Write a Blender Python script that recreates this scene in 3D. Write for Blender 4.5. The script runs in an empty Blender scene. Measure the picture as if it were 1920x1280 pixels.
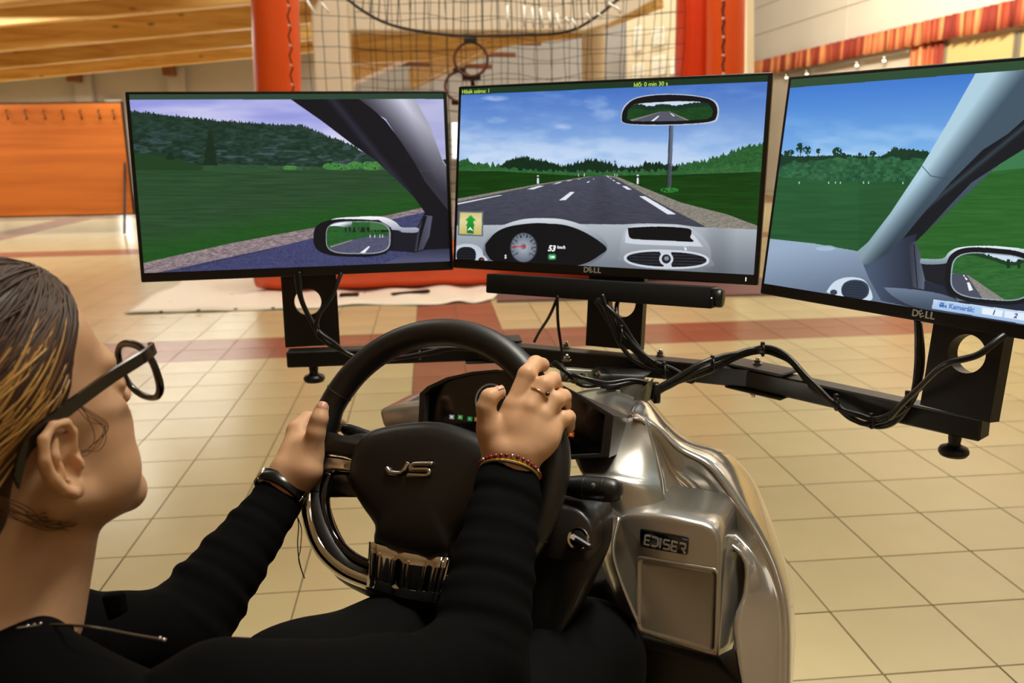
import bpy, bmesh, math, random
import numpy as np
from mathutils import Vector, Matrix

# ------------------------------------------------------------------ camera
F_PX, PITCH, YAW, ROLL = 1664.0, 0.225, -0.089, -0.017      # solved from the floor tile grid (1920x1280 frame)
CAM_H = 1.3032
sc = bpy.context.scene
def _cam_axes():
    cy, sy = math.cos(YAW), math.sin(YAW); cp, sp = math.cos(PITCH), math.sin(PITCH); cr, sr = math.cos(ROLL), math.sin(ROLL)
    def m(a, b, d):
        x = cr*a - sr*b; u = sr*a + cr*b
        y = cp*d + sp*u; z = -sp*d + cp*u
        return Vector((cy*x - sy*y, sy*x + cy*y, z))
    return m(1, 0, 0), m(0, 1, 0), m(0, 0, 1)
CX, CU, CD = _cam_axes()
CO = Vector((0, 0, CAM_H))
cam_data = bpy.data.cameras.new('camera'); cam = bpy.data.objects.new('camera', cam_data)
sc.collection.objects.link(cam); sc.camera = cam
cam_data.sensor_width = 36.0; cam_data.lens = F_PX/1920*36.0
cam_data.clip_start = 0.05; cam_data.clip_end = 200
cam.matrix_world = Matrix.Translation(CO) @ Matrix((CX, CU, -CD)).transposed().to_4x4()
cam_data.dof.use_dof = True; cam_data.dof.focus_distance = 1.12; cam_data.dof.aperture_fstop = 7.5

# ------------------------------------------------------------------ world and light
sc.view_settings.view_transform = 'Standard'; sc.view_settings.look = 'None'
sc.view_settings.exposure = 0.0; sc.view_settings.gamma = 1.0; sc.view_settings.use_curve_mapping = False
sc.cycles.use_denoising = True
sc.cycles.max_bounces = 6; sc.cycles.diffuse_bounces = 3; sc.cycles.glossy_bounces = 3
sc.cycles.transmission_bounces = 5; sc.cycles.transparent_max_bounces = 10
sc.cycles.sample_clamp_indirect = 4.0; sc.cycles.caustics_reflective = False; sc.cycles.caustics_refractive = False
w = bpy.data.worlds.new('world'); sc.world = w; w.use_nodes = True
w.node_tree.nodes['Background'].inputs[0].default_value = (1.0, 0.86, 0.68, 1); w.node_tree.nodes['Background'].inputs[1].default_value = 0.25
def area(name, loc, size, power, col=(1.0, 0.80, 0.56), rot=(0, 0, 0), spread=None, at=None):
    if at is not None: rot = (Vector(at)-Vector(loc)).to_track_quat('-Z', 'Y').to_euler()
    d = bpy.data.lights.new(name, 'AREA'); d.shape = 'RECTANGLE'; d.size, d.size_y = size; d.energy = power; d.color = col
    if spread: d.spread = math.radians(spread)
    o = bpy.data.objects.new(name, d); sc.collection.objects.link(o); o.location = loc; o.rotation_euler = rot
    return o
WARM = (1.0, 0.97, 0.86)
for (x, y, z, sx, sy, p) in [(-2.2, 4.2, 4.3, 2.4, .3, 34), (1.8, 3.2, 4.3, 2.4, .3, 38), (4.6, 3.6, 4.3, 2.4, .3, 38),
                              (-2.5, 6.8, 4.6, 3.0, .4, 36), (2.0, 6.8, 4.6, 3.0, .4, 42), (5.6, 7.5, 5.0, 3.0, .4, 50)]:
    area('ceiling_lamp_light', (x, y, z), (sx, sy), p, WARM)
area('ceiling_lamp_light', (0.75, 1.15, 3.3), (1.2, .25), 10, WARM, spread=60, at=(.35, 1.15, .9))  # added narrow overhead fill, brightens the hands more than the head
area('ceiling_lamp_light', (1.8, -1.6, 4.0), (2.0, 1.0), 6, WARM)  # added fill behind the camera, gives the silver console something to reflect
# added out-of-view fills that brighten the portal, right wall, roof beams and coat board
area('flood_light', (-6.0, 6.2, 3.6), (2.0, .4), 45, WARM, spread=90, at=(-7, 13.5, .6))
area('flood_light', (-4.0, 5.6, 3.7), (2.0, .4), 70, WARM, spread=90, at=(-6.5, 12.5, 2.9))
area('flood_light', (0.8, 6.0, 6.2), (3, 1), 210, WARM, (math.radians(62), 0, 0))
area('flood_light', (3.4, 8.0, 5.6), (2, .6), 230, WARM, spread=80, at=(8, 14.5, 4.1))
area('flood_light', (4.0, 3.5, 5.2), (2, .6), 90, WARM, spread=80, at=(8, 9.5, 3.6))
area('flood_light', (2.5, 14.5, 6.2), (4, 1.2), 220, WARM, (math.radians(35), 0, 0))
# added fills tucked out of sight between the left roof beams to brighten them
for (x, y, z) in [(-4.5, 10.6, 2.72), (-7.5, 13.3, 2.56), (-4.2, 13.3, 2.8), (-8.5, 16.2, 2.5), (-4.6, 16.2, 2.8), (-9, 19.2, 2.5), (-5, 19.2, 2.8), (-7.2, 10.6, 2.5), (-8, 21.2, 2.5), (-4, 21.2, 2.6), (-11, 21.2, 2.3)]:
    area('beam_lamp_light', (x, y, z), (2.2, .2), 52, WARM)

# ------------------------------------------------------------------ pixel measuring helpers (1920x1280 frame)
def ray(px, py):
    return CX*((px-960)/F_PX) + CU*((640-py)/F_PX) + CD
def P(px, py, d):
    return CO + ray(px, py)*d
def on_z(px, py, z):
    r = ray(px, py); return CO + r*((z-CAM_H)/r.z)
def w2p(v):
    v = Vector(v)-CO; d = v.dot(CD)
    return 960+F_PX*v.dot(CX)/d, 640-F_PX*v.dot(CU)/d, d
class Frame:
    """local frame: x right, y away from the driver, z up"""
    def __init__(s, c, yaw, tilt, roll=0.0):
        s.R = (Matrix.Rotation(math.radians(yaw), 3, 'Z') @ Matrix.Rotation(math.radians(tilt), 3, 'X') @ Matrix.Rotation(math.radians(roll), 3, 'Y'))
        s.c = Vector(c); s.M = Matrix.Translation(s.c) @ s.R.to_4x4(); s.RT = s.R.transposed()
    def w(s, x, y, z): return s.c + s.R @ Vector((x, y, z))
    def loc(s, px, py, y=0.0):
        o = s.RT @ (CO-s.c); r = s.RT @ ray(px, py); t = (y-o.y)/r.y
        return o + r*t
    def hit(s, px, py, y=0.0): return s.c + s.R @ s.loc(px, py, y)

# ------------------------------------------------------------------ object helpers
C = sc.collection
def tag(o, label=None, cat=None, group=None, kind=None):
    if label: o['label'] = label
    if cat: o['category'] = cat
    if group: o['group'] = group
    if kind: o['kind'] = kind
    return o
def empty(name, loc, label, cat, group=None, parent=None):
    o = bpy.data.objects.new(name, None); C.objects.link(o); o.location = loc; o.empty_display_size = .05
    return tag(o, label, cat, group)
def put(o, parent):
    """parent keeping world placement"""
    o.parent = parent
    if parent is not None:
        o.matrix_parent_inverse = world_of(parent).inverted()
    return o
def world_of(o):
    m = o.matrix_basis.copy()
    if o.parent: m = world_of(o.parent) @ o.matrix_parent_inverse @ m
    return m
def obj(name, me, mat=None, parent=None, smooth=True):
    if isinstance(me, bmesh.types.BMesh):
        bm = me; me = bpy.data.meshes.new(name); bm.to_mesh(me); bm.free()
    if mat is not None:
        for m in (mat if isinstance(mat, (list, tuple)) else [mat]): me.materials.append(m)
    if smooth: 
        me.polygons.foreach_set('use_smooth', [True]*len(me.polygons))
    o = bpy.data.objects.new(name, me); C.objects.link(o)
    if parent is not None: put(o, parent)
    return o
def sharp(o, ang=35):
    me = o.data; bm = bmesh.new(); bm.from_mesh(me); a = math.radians(ang)
    for e in bm.edges:
        if len(e.link_faces) == 2 and e.calc_face_angle(0) > a: e.smooth = False
    bm.to_mesh(me); bm.free(); return o
def box_bm(sx, sy, sz, bev=0.0, seg=2, M=None, bm=None):
    b = bm or bmesh.new(); r = bmesh.ops.create_cube(b, size=1.0); vs = r['verts']
    for v in vs: v.co = Vector((v.co.x*sx, v.co.y*sy, v.co.z*sz))
    if bev > 0:
        es = list({e for v in vs for e in v.link_edges})
        r2 = bmesh.ops.bevel(b, geom=es, offset=bev, segments=seg, affect='EDGES', profile=.6)
        vs = list({v for f in r2['faces'] for v in f.verts} | {v for v in vs if v.is_valid})
    if M is not None: bmesh.ops.transform(b, matrix=M, verts=vs)
    return b
def bar_bm(a, b_, wx, wz, bev=0.002, up=Vector((0, 0, 1)), bm=None):
    """box from a to b with cross-section wx (sideways) by wz (up)"""
    a, b_ = Vector(a), Vector(b_); y = (b_-a).normalized(); x = y.cross(up).normalized(); z = x.cross(y)
    M = Matrix.Translation((a+b_)/2) @ Matrix((x, y, z)).transposed().to_4x4()
    return box_bm(wx, (b_-a).length, wz, bev, 1, M, bm)
def catmull(pts, n=8):
    pts = [Vector(p) for p in pts]; out = []
    for i in range(len(pts)-1):
        p0 = pts[max(i-1, 0)]; p1 = pts[i]; p2 = pts[i+1]; p3 = pts[min(i+2, len(pts)-1)]
        for k in range(n):
            t = k/n; out.append(.5*((2*p1)+(p2-p0)*t+(2*p0-5*p1+4*p2-p3)*t*t+(-p0+3*p1-3*p2+p3)*t**3))
    out.append(pts[-1]); return out
def tube_bm(path, r, seg=10, closed=False, bm=None, flat=1.0, caps=True):
    """r: float or list of radii"""
    b = bm or bmesh.new(); n = len(path); rs = r if isinstance(r, (list, tuple)) else [r]*n
    rings = []; up = None
    for i, p in enumerate(path):
        p = Vector(p)
        if closed: t = Vector(path[(i+1) % n])-Vector(path[i-1])
        else: t = Vector(path[min(i+1, n-1)])-Vector(path[max(i-1, 0)])
        t.normalize()
        if up is None:
            up = Vector((0, 0, 1)) if abs(t.z) < .9 else Vector((1, 0, 0))
        up = (up-t*up.dot(t)); up.normalize(); s = t.cross(up)
        rings.append([b.verts.new(p+(s*math.cos(2*math.pi*k/seg)+up*math.sin(2*math.pi*k/seg)*flat)*rs[i]) for k in range(seg)])
    m = n if closed else n-1
    for i in range(m):
        A, B = rings[i], rings[(i+1) % n]
        for k in range(seg): b.faces.new((A[k], A[(k+1) % seg], B[(k+1) % seg], B[k]))
    if not closed and caps:
        b.faces.new(rings[0][::-1]); b.faces.new(rings[-1])
    bmesh.ops.recalc_face_normals(b, faces=b.faces)
    return b
def lathe_bm(prof, M=None, seg=24, bm=None):
    """prof: list of (r, z) bottom to top, capped"""
    b = bm or bmesh.new(); rings = []; vs = []
    for r, z in prof:
        ring = [b.verts.new((r*math.cos(2*math.pi*k/seg), r*math.sin(2*math.pi*k/seg), z)) for k in range(seg)]
        rings.append(ring); vs += ring
    for A, B in zip(rings, rings[1:]):
        for k in range(seg): b.faces.new((A[k], A[(k+1) % seg], B[(k+1) % seg], B[k]))
    b.faces.new(rings[0][::-1]); b.faces.new(rings[-1])
    if M is not None: bmesh.ops.transform(b, matrix=M, verts=vs)
    return b
def axis_M(p, axis, x=None):
    z = Vector(axis).normalized(); x = Vector(x) if x is not None else (Vector((1, 0, 0)) if abs(z.x) < .9 else Vector((0, 1, 0)))
    x = (x-z*x.dot(z)).normalized(); y = z.cross(x)
    return Matrix.Translation(Vector(p)) @ Matrix((x, y, z)).transposed().to_4x4()
def prism_bm(front, off, bev=0.0, seg=2, bm=None, bev_all=False):
    """polygon (world points) extruded by vector off, front edges bevelled"""
    b = bm or bmesh.new(); off = Vector(off)
    A = [b.verts.new(Vector(p)) for p in front]; B = [b.verts.new(Vector(p)+off) for p in front]; n = len(A)
    f = b.faces.new(A); g = b.faces.new(B[::-1]); fs = [f, g]
    for i in range(n): fs.append(b.faces.new((A[i], B[i], B[(i+1) % n], A[(i+1) % n])))
    bmesh.ops.recalc_face_normals(b, faces=fs)
    if bev > 0:
        es = list(f.edges)+(list(g.edges) if bev_all else [])
        bmesh.ops.bevel(b, geom=es, offset=bev, segments=seg, affect='EDGES', profile=.5)
    return b
def grid_bm(rows, nu=6, nv=6, bm=None, closed_u=False):
    """smooth surface through a net of control points"""
    fine = [catmull(r, nu) for r in rows]; cols = list(zip(*fine)); g = [catmull(c, nv) for c in cols]
    b = bm or bmesh.new(); V = [[b.verts.new(p) for p in c] for c in g]
    for i in range(len(V)-1):
        for j in range(len(V[0])-1): b.faces.new((V[i][j], V[i+1][j], V[i+1][j+1], V[i][j+1]))
    return b
def text_obj(name, body, size, M, mat, parent=None, extrude=0.0004, align='CENTER', shear=0.0, bold=0.0, spacing=1.0, sx=1.0):
    cu = bpy.data.curves.new(name, 'FONT'); cu.body = body; cu.size = size; cu.extrude = extrude; cu.align_x = align; cu.align_y = 'CENTER'
    cu.shear = shear; cu.offset = bold; cu.space_character = spacing; cu.resolution_u = 3
    t = bpy.data.objects.new(name, cu); C.objects.link(t)
    dg = bpy.context.evaluated_depsgraph_get(); me = bpy.data.meshes.new_from_object(t.evaluated_get(dg))
    bpy.data.objects.remove(t); bpy.data.curves.remove(cu); me.name = name
    # text lies in XY facing +Z: stand it up so that it faces -Y of the frame
    me.transform(M @ Matrix.Diagonal((sx, 1, 1, 1)) if M.is_identity else M @ (Matrix.Rotation(math.pi/2, 4, 'X') @ Matrix.Diagonal((sx, 1, 1, 1))))
    return obj(name, me, mat, parent, smooth=False)

# ------------------------------------------------------------------ materials
MATS = {}
def srgb(c):
    return tuple((x/12.92 if x <= .04045 else ((x+.055)/1.055)**2.4) for x in (v/255 for v in c))
def mat(name, col, rough=.5, metal=0.0, bump=None, var=None, coat=0.0, spec=.5, sss=0.0, emit=None, estr=0.0, aniso=0):
    if name in MATS: return MATS[name]
    m = bpy.data.materials.new(name); m.use_nodes = True; nt = m.node_tree; b = nt.nodes['Principled BSDF']
    c = srgb(col); b.inputs['Base Color'].default_value = (*c, 1); b.inputs['Roughness'].default_value = rough
    b.inputs['Metallic'].default_value = metal; b.inputs['Specular IOR Level'].default_value = spec
    if coat: b.inputs['Coat Weight'].default_value = coat; b.inputs['Coat Roughness'].default_value = .08
    if sss: b.inputs['Subsurface Weight'].default_value = sss; b.inputs['Subsurface Radius'].default_value = (.012, .005, .003); b.inputs['Subsurface Scale'].default_value = 1.0
    if emit: b.inputs['Emission Color'].default_value = (*srgb(emit), 1); b.inputs['Emission Strength'].default_value = estr
    if var or bump:
        tc = nt.nodes.new('ShaderNodeTexCoord')
        nz = nt.nodes.new('ShaderNodeTexNoise'); nz.inputs['Scale'].default_value = (var or bump)[0]; nz.inputs['Detail'].default_value = 5
        nt.links.new(tc.outputs['Object'], nz.inputs['Vector'])
        if var:
            r = nt.nodes.new('ShaderNodeValToRGB'); k = var[1]
            r.color_ramp.elements[0].position = .3; r.color_ramp.elements[1].position = .7
            r.color_ramp.elements[0].color = (*[max(0, x*(1-k)) for x in c], 1); r.color_ramp.elements[1].color = (*[min(1, x*(1+k)) for x in c], 1)
            nt.links.new(nz.outputs['Fac'], r.inputs['Fac']); nt.links.new(r.outputs['Color'], b.inputs['Base Color'])
        if bump:
            nb = nt.nodes.new('ShaderNodeTexNoise'); nb.inputs['Scale'].default_value = bump[0]; nb.inputs['Detail'].default_value = 3
            nt.links.new(tc.outputs['Object'], nb.inputs['Vector'])
            bp = nt.nodes.new('ShaderNodeBump'); bp.inputs['Strength'].default_value = bump[1]; bp.inputs['Distance'].default_value = bump[2] if len(bump) > 2 else .001
            nt.links.new(nb.outputs['Fac'], bp.inputs['Height']); nt.links.new(bp.outputs['Normal'], b.inputs['Normal'])
    MATS[name] = m; return m
def wood_mat(name, c1, c2, axis_scale=(1, 14, 14), scale=1.2, rough=.45, knots=True):
    if name in MATS: return MATS[name]
    m = bpy.data.materials.new(name); m.use_nodes = True; nt = m.node_tree; b = nt.nodes['Principled BSDF']; N = nt.nodes.new; L = nt.links.new
    tc = N('ShaderNodeTexCoord'); mp = N('ShaderNodeMapping'); mp.inputs['Scale'].default_value = axis_scale; L(tc.outputs['Object'], mp.inputs['Vector'])
    nz = N('ShaderNodeTexNoise'); nz.inputs['Scale'].default_value = scale; nz.inputs['Detail'].default_value = 6; nz.inputs['Distortion'].default_value = .6; L(mp.outputs['Vector'], nz.inputs['Vector'])
    r = N('ShaderNodeValToRGB'); r.color_ramp.elements[0].position = .3; r.color_ramp.elements[1].position = .68
    r.color_ramp.elements[0].color = (*srgb(c1), 1); r.color_ramp.elements[1].color = (*srgb(c2), 1); L(nz.outputs['Fac'], r.inputs['Fac'])
    out = r.outputs['Color']
    if knots:
        vo = N('ShaderNodeTexVoronoi'); vo.inputs['Scale'].default_value = 1.6
        mp2 = N('ShaderNodeMapping'); mp2.inputs['Scale'].default_value = (1.0, 2.2, 2.2); L(tc.outputs['Object'], mp2.inputs['Vector']); L(mp2.outputs['Vector'], vo.inputs['Vector'])
        r2 = N('ShaderNodeValToRGB'); r2.color_ramp.elements[0].position = .05; r2.color_ramp.elements[1].position = .12
        r2.color_ramp.elements[0].color = (.25, .25, .25, 1); r2.color_ramp.elements[1].color = (1, 1, 1, 1); L(vo.outputs['Distance'], r2.inputs['Fac'])
        mx = N('ShaderNodeMix'); mx.data_type = 'RGBA'; mx.blend_type = 'MULTIPLY'; mx.inputs[0].default_value = .8
        L(out, mx.inputs[6]); L(r2.outputs['Color'], mx.inputs[7]); out = mx.outputs[2]
    L(out, b.inputs['Base Color']); b.inputs['Roughness'].default_value = rough
    MATS[name] = m; return m
black_metal = mat('black powder coated steel', (24, 23, 22), .42, 0, bump=(900, .15, .0003))
black_plastic = mat('black plastic', (17, 16, 16), .38, 0, bump=(1500, .1, .0002))
black_rubber = mat('black cable rubber', (12, 12, 12), .35)
steel = mat('zinc steel', (190, 185, 175), .25, 1)
chrome = mat('chrome', (225, 222, 218), .06, 1)
# ================================================================== hall
T = 0.30
tile_beige = mat('beige floor tile', (203, 188, 144), .22, var=(2.5, .05), spec=.45)
tile_brown = mat('brown floor tile', (152, 98, 76), .25, var=(2.5, .10), spec=.45)
grout = mat('tile grout', (104, 84, 58), .8)
def add_rand(m):   # each tile a touch lighter or darker than its neighbour
    nt = m.node_tree; b = nt.nodes['Principled BSDF']; src = b.inputs['Base Color'].links[0].from_socket
    oi = nt.nodes.new('ShaderNodeObjectInfo'); mr = nt.nodes.new('ShaderNodeMapRange'); mr.inputs[3].default_value = .95; mr.inputs[4].default_value = 1.04
    nt.links.new(oi.outputs['Random'], mr.inputs[0]); mx = nt.nodes.new('ShaderNodeMix'); mx.data_type = 'RGBA'; mx.blend_type = 'MULTIPLY'; mx.inputs[0].default_value = 1
    nt.links.new(src, mx.inputs[6]); nt.links.new(mr.outputs[0], mx.inputs[7]); nt.links.new(mx.outputs[2], b.inputs['Base Color'])
add_rand(tile_beige); add_rand(tile_brown)
HX0, HX1, HY0, HY1 = -13.0, 8.0, -3.0, 23.0
fl = obj('floor', box_bm(HX1-HX0, HY1-HY0, .1, 0, 1, Matrix.Translation(((HX0+HX1)/2, (HY0+HY1)/2, -.0525))), grout, smooth=False)
tag(fl, 'glossy beige tiled hall floor with brown tile bands', kind='structure')
def tile_mesh(m):
    b = bmesh.new(); g = T/2-.0019; h = 0.0; k = .0012
    top = [b.verts.new(v) for v in ((-g+k, -g+k, h), (g-k, -g+k, h), (g-k, g-k, h), (-g+k, g-k, h))]
    bot = [b.verts.new(v) for v in ((-g, -g, h-.003), (g, -g, h-.003), (g, g, h-.003), (-g, g, h-.003))]
    b.faces.new(top)
    for i in range(4): b.faces.new((bot[i], bot[(i+1) % 4], top[(i+1) % 4], top[i]))
    me = bpy.data.meshes.new('tile'); b.to_mesh(me); b.free(); me.materials.append(m); return me
tm = {0: tile_mesh(tile_beige), 1: tile_mesh(tile_brown)}
def is_brown(i, j):       # i column, j row; bands two tiles wide
    if i in (-1, 0): return 1
    if j in (18, 19, 37, 38, 56, 57): return 1
    if i in (-23, -22, 22, 23): return 1
    return 0
cand = []
for j in range(-10, 76):
    for i in range(-44, 27):
        cx, cy = (i+.57+.5)*T, (j+.195+.5)*T
        if not (HX0 < cx-.15 and cx+.15 < HX1 and HY0 < cy-.15 and cy+.15 < HY1): continue
        d = CD.dot(Vector((cx, cy, 0))-CO); vis = 0
        if d > .6:
            px, py, _ = w2p((cx, cy, 0)); vis = -60 < px < 1980 and 200 < py < 1330
            # hidden behind the person, console and screens
            if vis and (px < 170 and py > 560 or py < 500 and px > 240 or px < 1480 and py > 1000 and px > 640): vis = 0
        cand.append((0 if vis else 1, d if vis else 99, i, j, cx, cy))
cand.sort()
for k, (v, d, i, j, cx, cy) in enumerate(cand[:300]):
    t = bpy.data.objects.new('tile', tm[is_brown(i, j)]); C.objects.link(t); t.location = (cx, cy, 0); put(t, fl)
rest = bmesh.new(); g = T/2-.0019
for (v, d, i, j, cx, cy) in cand[300:]:
    f = rest.faces.new([rest.verts.new((cx+a*g, cy+b*g, 0)) for a, b in ((-1, -1), (1, -1), (1, 1), (-1, 1))]); f.material_index = is_brown(i, j)
ro = obj('tiles', rest, [tile_beige, tile_brown], fl, smooth=False); tag(ro, kind='stuff')

wall_cream = mat('cream wall paint', (226, 210, 186), .6, var=(1.2, .03))
wall_grey = mat('pale grey wall paint', (184, 178, 174), .7, var=(1.0, .03))
lit_cream = mat('warm yellow wall', (226, 196, 128), .6)  # yellow light is put into the colour of the cream openings
glulam = wood_mat('honey glulam timber', (208, 154, 76), (246, 206, 130), (.5, 5, 5), 2.0)
dark_wood = wood_mat('brown timber', (96, 52, 28), (134, 78, 40), (1, 9, 9), 2.0, knots=False)
deck_wood = wood_mat('ceiling boards', (206, 148, 86), (226, 178, 116), (8, .6, 1), 1.5, knots=False)
daylight = mat('daylight window pane', (235, 240, 245), .2, emit=(235, 242, 250), estr=2.2)
# walls
def wall(name, a, b, z0, z1, m, th=.15, label=None):
    a = Vector((*a, 0)); b_ = Vector((*b, 0)); y = (b_-a).normalized(); n = Vector((y.y, -y.x, 0))
    o = obj(name, bar_bm(a+Vector((0, 0, (z0+z1)/2)), b_+Vector((0, 0, (z0+z1)/2)), th, z1-z0, 0), m, smooth=False); tag(o, label, kind='structure'); return o
wb = wall('wall_back', (HX0, HY1), (HX1, HY1), 0, 7.5, wall_grey, label='pale grey far wall of the hall')
wr = wall('wall_right', (HX1+.08, HY1), (HX1+.08, HY0), 0, 7.5, wall_cream, label='cream panelled right wall')
wl = wall('wall_left', (HX0-.08, HY0), (HX0-.08, HY1), 0, 7.5, wall_cream, label='left wall outside the view')
wf = wall('wall_front', (HX0, HY0-.08), (HX1, HY0-.08), 0, 7.5, wall_cream, label='wall behind the camera')
ce = obj('ceiling', box_bm(HX1-HX0+.3, HY1-HY0+.3, .12, 0, 1, Matrix.Translation(((HX0+HX1)/2, (HY0+HY1)/2, 7.5))), mat('white ceiling paint', (226, 222, 212), .7), smooth=False); tag(ce, 'white hall ceiling', kind='structure')

# right wall panels (recessed joints follow the wall)
def rwall(px, py, off=.0):   # point on the right wall seen at a pixel
    r = ray(px, py); t = (HX1-off)/r.x; return CO+r*t
zt = rwall(1920, 0).z; zb = rwall(1920, 50).z
panel_m = mat('cream wall board', (238, 224, 204), .55, var=(.8, .03))
pz = [zt-.02]
for k in range(7): pz.append(pz[-1]+.62)
ys = [2.0, 7.0, 12.0, 17.0, 22.9]
for k in range(5):
    for q in range(4):
        y0, y1 = ys[q], ys[q+1]
        obj('panel', box_bm(.03, y1-y0-.012, .62-.014, .003, 1, Matrix.Translation((HX1-.015, (y0+y1)/2, pz[k]+.31+.03))), panel_m, wr, smooth=False)
# striped valance and curtain
def stripe_mat(name):
    m = bpy.data.materials.new(name); m.use_nodes = True; nt = m.node_tree; b = nt.nodes['Principled BSDF']; N = nt.nodes.new; L = nt.links.new
    tc = N('ShaderNodeTexCoord'); mp = N('ShaderNodeMapping'); mp.inputs['Scale'].default_value = (0, 1, 0.02); L(tc.outputs['Object'], mp.inputs['Vector'])
    nz = N('ShaderNodeTexNoise'); nz.noise_dimensions = '3D'; nz.inputs['Scale'].default_value = 7.5; nz.inputs['Detail'].default_value = 2; L(mp.outputs['Vector'], nz.inputs['Vector'])
    r = N('ShaderNodeValToRGB'); e = r.color_ramp.elements; e[0].position = .40; e[0].color = (*srgb((138, 44, 26)), 1); e[1].position = .64; e[1].color = (*srgb((228, 158, 96)), 1)
    x = e.new(.50); x.color = (*srgb((176, 74, 40)), 1); x = e.new(.56); x.color = (*srgb((206, 120, 70)), 1)
    L(nz.outputs['Fac'], r.inputs['Fac']); L(r.outputs['Color'], b.inputs['Base Color']); b.inputs['Roughness'].default_value = .8; return m
stripes = stripe_mat('red and gold striped cloth')
def cloth_strip(name, y0, y1, z0, z1, x, amp, wl, parent=None):
    b = bmesh.new(); n = int((y1-y0)/wl*10); rows = []
    for zi in range(3):
        z = z0+(z1-z0)*zi/2; fl_ = 1.3-.3*zi
        rows.append([b.verts.new((x+amp*fl_*math.sin(2*math.pi*(y0+(y1-y0)*i/n)/wl+math.sin(i*.13)*2), y0+(y1-y0)*i/n, z+.01*math.sin(i*.7)*(zi == 0))) for i in range(n+1)])
    for a, c in zip(rows, rows[1:]):
        for i in range(n): b.faces.new((a[i], a[i+1], c[i+1], c[i]))
    return b
va = obj('valance', cloth_strip('v', 4.0, 22.5, zb, zt, HX1-.16, .03, .22), stripes); tag(va, 'long red and gold striped pleated valance along the right wall', 'curtain')
sl = va.modifiers.new('s', 'SOLIDIFY'); sl.thickness = .006
def y_at(px, py, off=.16): return rwall(px, py, off).y
ca, cb = sorted((y_at(1700, 110), y_at(1757, 100)))
cu = obj('curtain', cloth_strip('c', ca, cb, .3, zb+.04, HX1-.075, .028, .14), stripes); tag(cu, 'striped curtain drop hanging under the valance, above the right screen', 'curtain'); cu.modifiers.new('s', 'SOLIDIFY').thickness = .006
ops_ = [(y_at(1915, 60), y_at(1762, 95), lit_cream), (ca-.02-(0), y_at(1500, 140), mat('cream alcove', (226, 200, 160), .6)), (cb+.05, cb+.25, lit_cream)]
y0, y1 = y_at(1915, 60, 0), ca-.05
def opening(n, y0, y1, m):
    o = obj('window_%d' % n, box_bm(.02, y1-y0, zb-.35, 0, 1, Matrix.Translation((HX1-.012, (y0+y1)/2, (zb+.25)/2))), m, smooth=False); tag(o, 'warm yellow serving hatch blind beneath the striped valance', kind='structure')
    for yy in (y0, y1): obj('window_frame', box_bm(.05, .05, zb-.35, .004, 1, Matrix.Translation((HX1-.03, yy, (zb+.25)/2))), mat('grey frame', (130, 118, 96), .4), o, smooth=False)
opening(1, y_at(1912, 55, 0), ca-.02, lit_cream)
opening(2, 4.2, y_at(1912, 55, 0)-.07, lit_cream)
rail = obj('trim_1', bar_bm((HX1-.1, cb+.05, zb-.06), (HX1-.1, 20, zb-.06), .04, .03, .004), mat('aluminium rail', (170, 165, 150), .3, .8)); tag(rail, kind='structure')
lampg = mat('small lamp glow', (255, 245, 225), .3, emit=(255, 245, 220), estr=6)
for px, py, wh in ((1475, 136, 'leftmost'), (1513, 133, 'second from left'), (1607, 113, 'third from left'), (1658, 108, 'rightmost')):
    q = rwall(px, py, .13)
    s = obj('spotlight', lathe_bm([(.012, -.05), (.035, -.03), (.04, .0), (.02, .03), (.012, .05)], Matrix.Translation((q.x, q.y, zb-.1)), 14), steel)
    tag(s, wh+' of the four small spotlights on the rail under the striped valance', 'lamp', 'spotlights on the rail under the valance')
    obj('bulb', lathe_bm([(.01, -.062), (.028, -.055), (.03, -.045)], Matrix.Translation((q.x, q.y, zb-.1)), 12), lampg, s)

# left roof beams: glulam, rising to the right, one behind the other
BS = .082
for k, (d, yl, hgt) in enumerate([(7.6, 12, 1.0), (10.0, 50, .76), (12.9, 97, .80), (16.0, 129, .80), (19.0, 153, .78), (22.2, 171, .76)]):
    a = P(0, yl, d); Y = a.y; a0 = Vector((-12.9, Y, a.z+(-12.9-a.x)*BS)); x1 = P(590, 60, d).x if k < 3 else P(592, 60, d).x
    b_ = Vector((x1, Y, a.z+(x1-a.x)*BS)); up = Vector((0, 0, hgt/2))
    o = obj('roof_beam', bar_bm(a0+up, b_+up, .2, hgt, .012), glulam, smooth=False)
    nm = ['nearest of the honey timber roof beams, at the top left edge', 'second honey timber roof beam from the front, upper left', 'third honey timber roof beam from the front, upper left', 'fourth honey timber roof beam from the front, upper left', 'fifth honey timber roof beam, second from the back wall', 'lowest and farthest honey timber roof beam before the grey wall'][k]
    tag(o, nm, 'beam', 'honey timber roof beams at upper left')
# boarded soffit right above the beams
a = P(0, 50, 10.0)
so = obj('trim_2', bar_bm(Vector((-12.9, 14.5, a.z+.78+(-12.9-a.x)*BS)), Vector((-1.9, 14.5, a.z+.78+(-1.9-a.x)*BS)), 16.5, .06, 0), deck_wood, smooth=False); tag(so, 'boarded soffit above the roof beams', kind='structure')
# wooden posts and brackets on far wall
for i, (px, py, w_) in enumerate([(10, 168, .18), (190, 160, .18), (352, 148, .18)]):
    q = P(px, py, 22.3)
    o = obj('bracket', bar_bm((q.x, 22.81, q.z+.22), (q.x, 22.81, 0.02), .20, .40, .01, up=Vector((1, 0, 0))), wall_grey, smooth=False)
    tag(o, ['leftmost grey pilaster under the timber roof beams', 'middle grey pilaster over the orange coat board', 'right grey pilaster, just above the left screen'][i], 'pillar')
    b = bar_bm((q.x-.05, 22.2, q.z+.15), (q.x-.05, 22.68, q.z+.15), .2, .34, .01)
    obj('timber_bracket', b, dark_wood, o, smooth=False)
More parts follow.
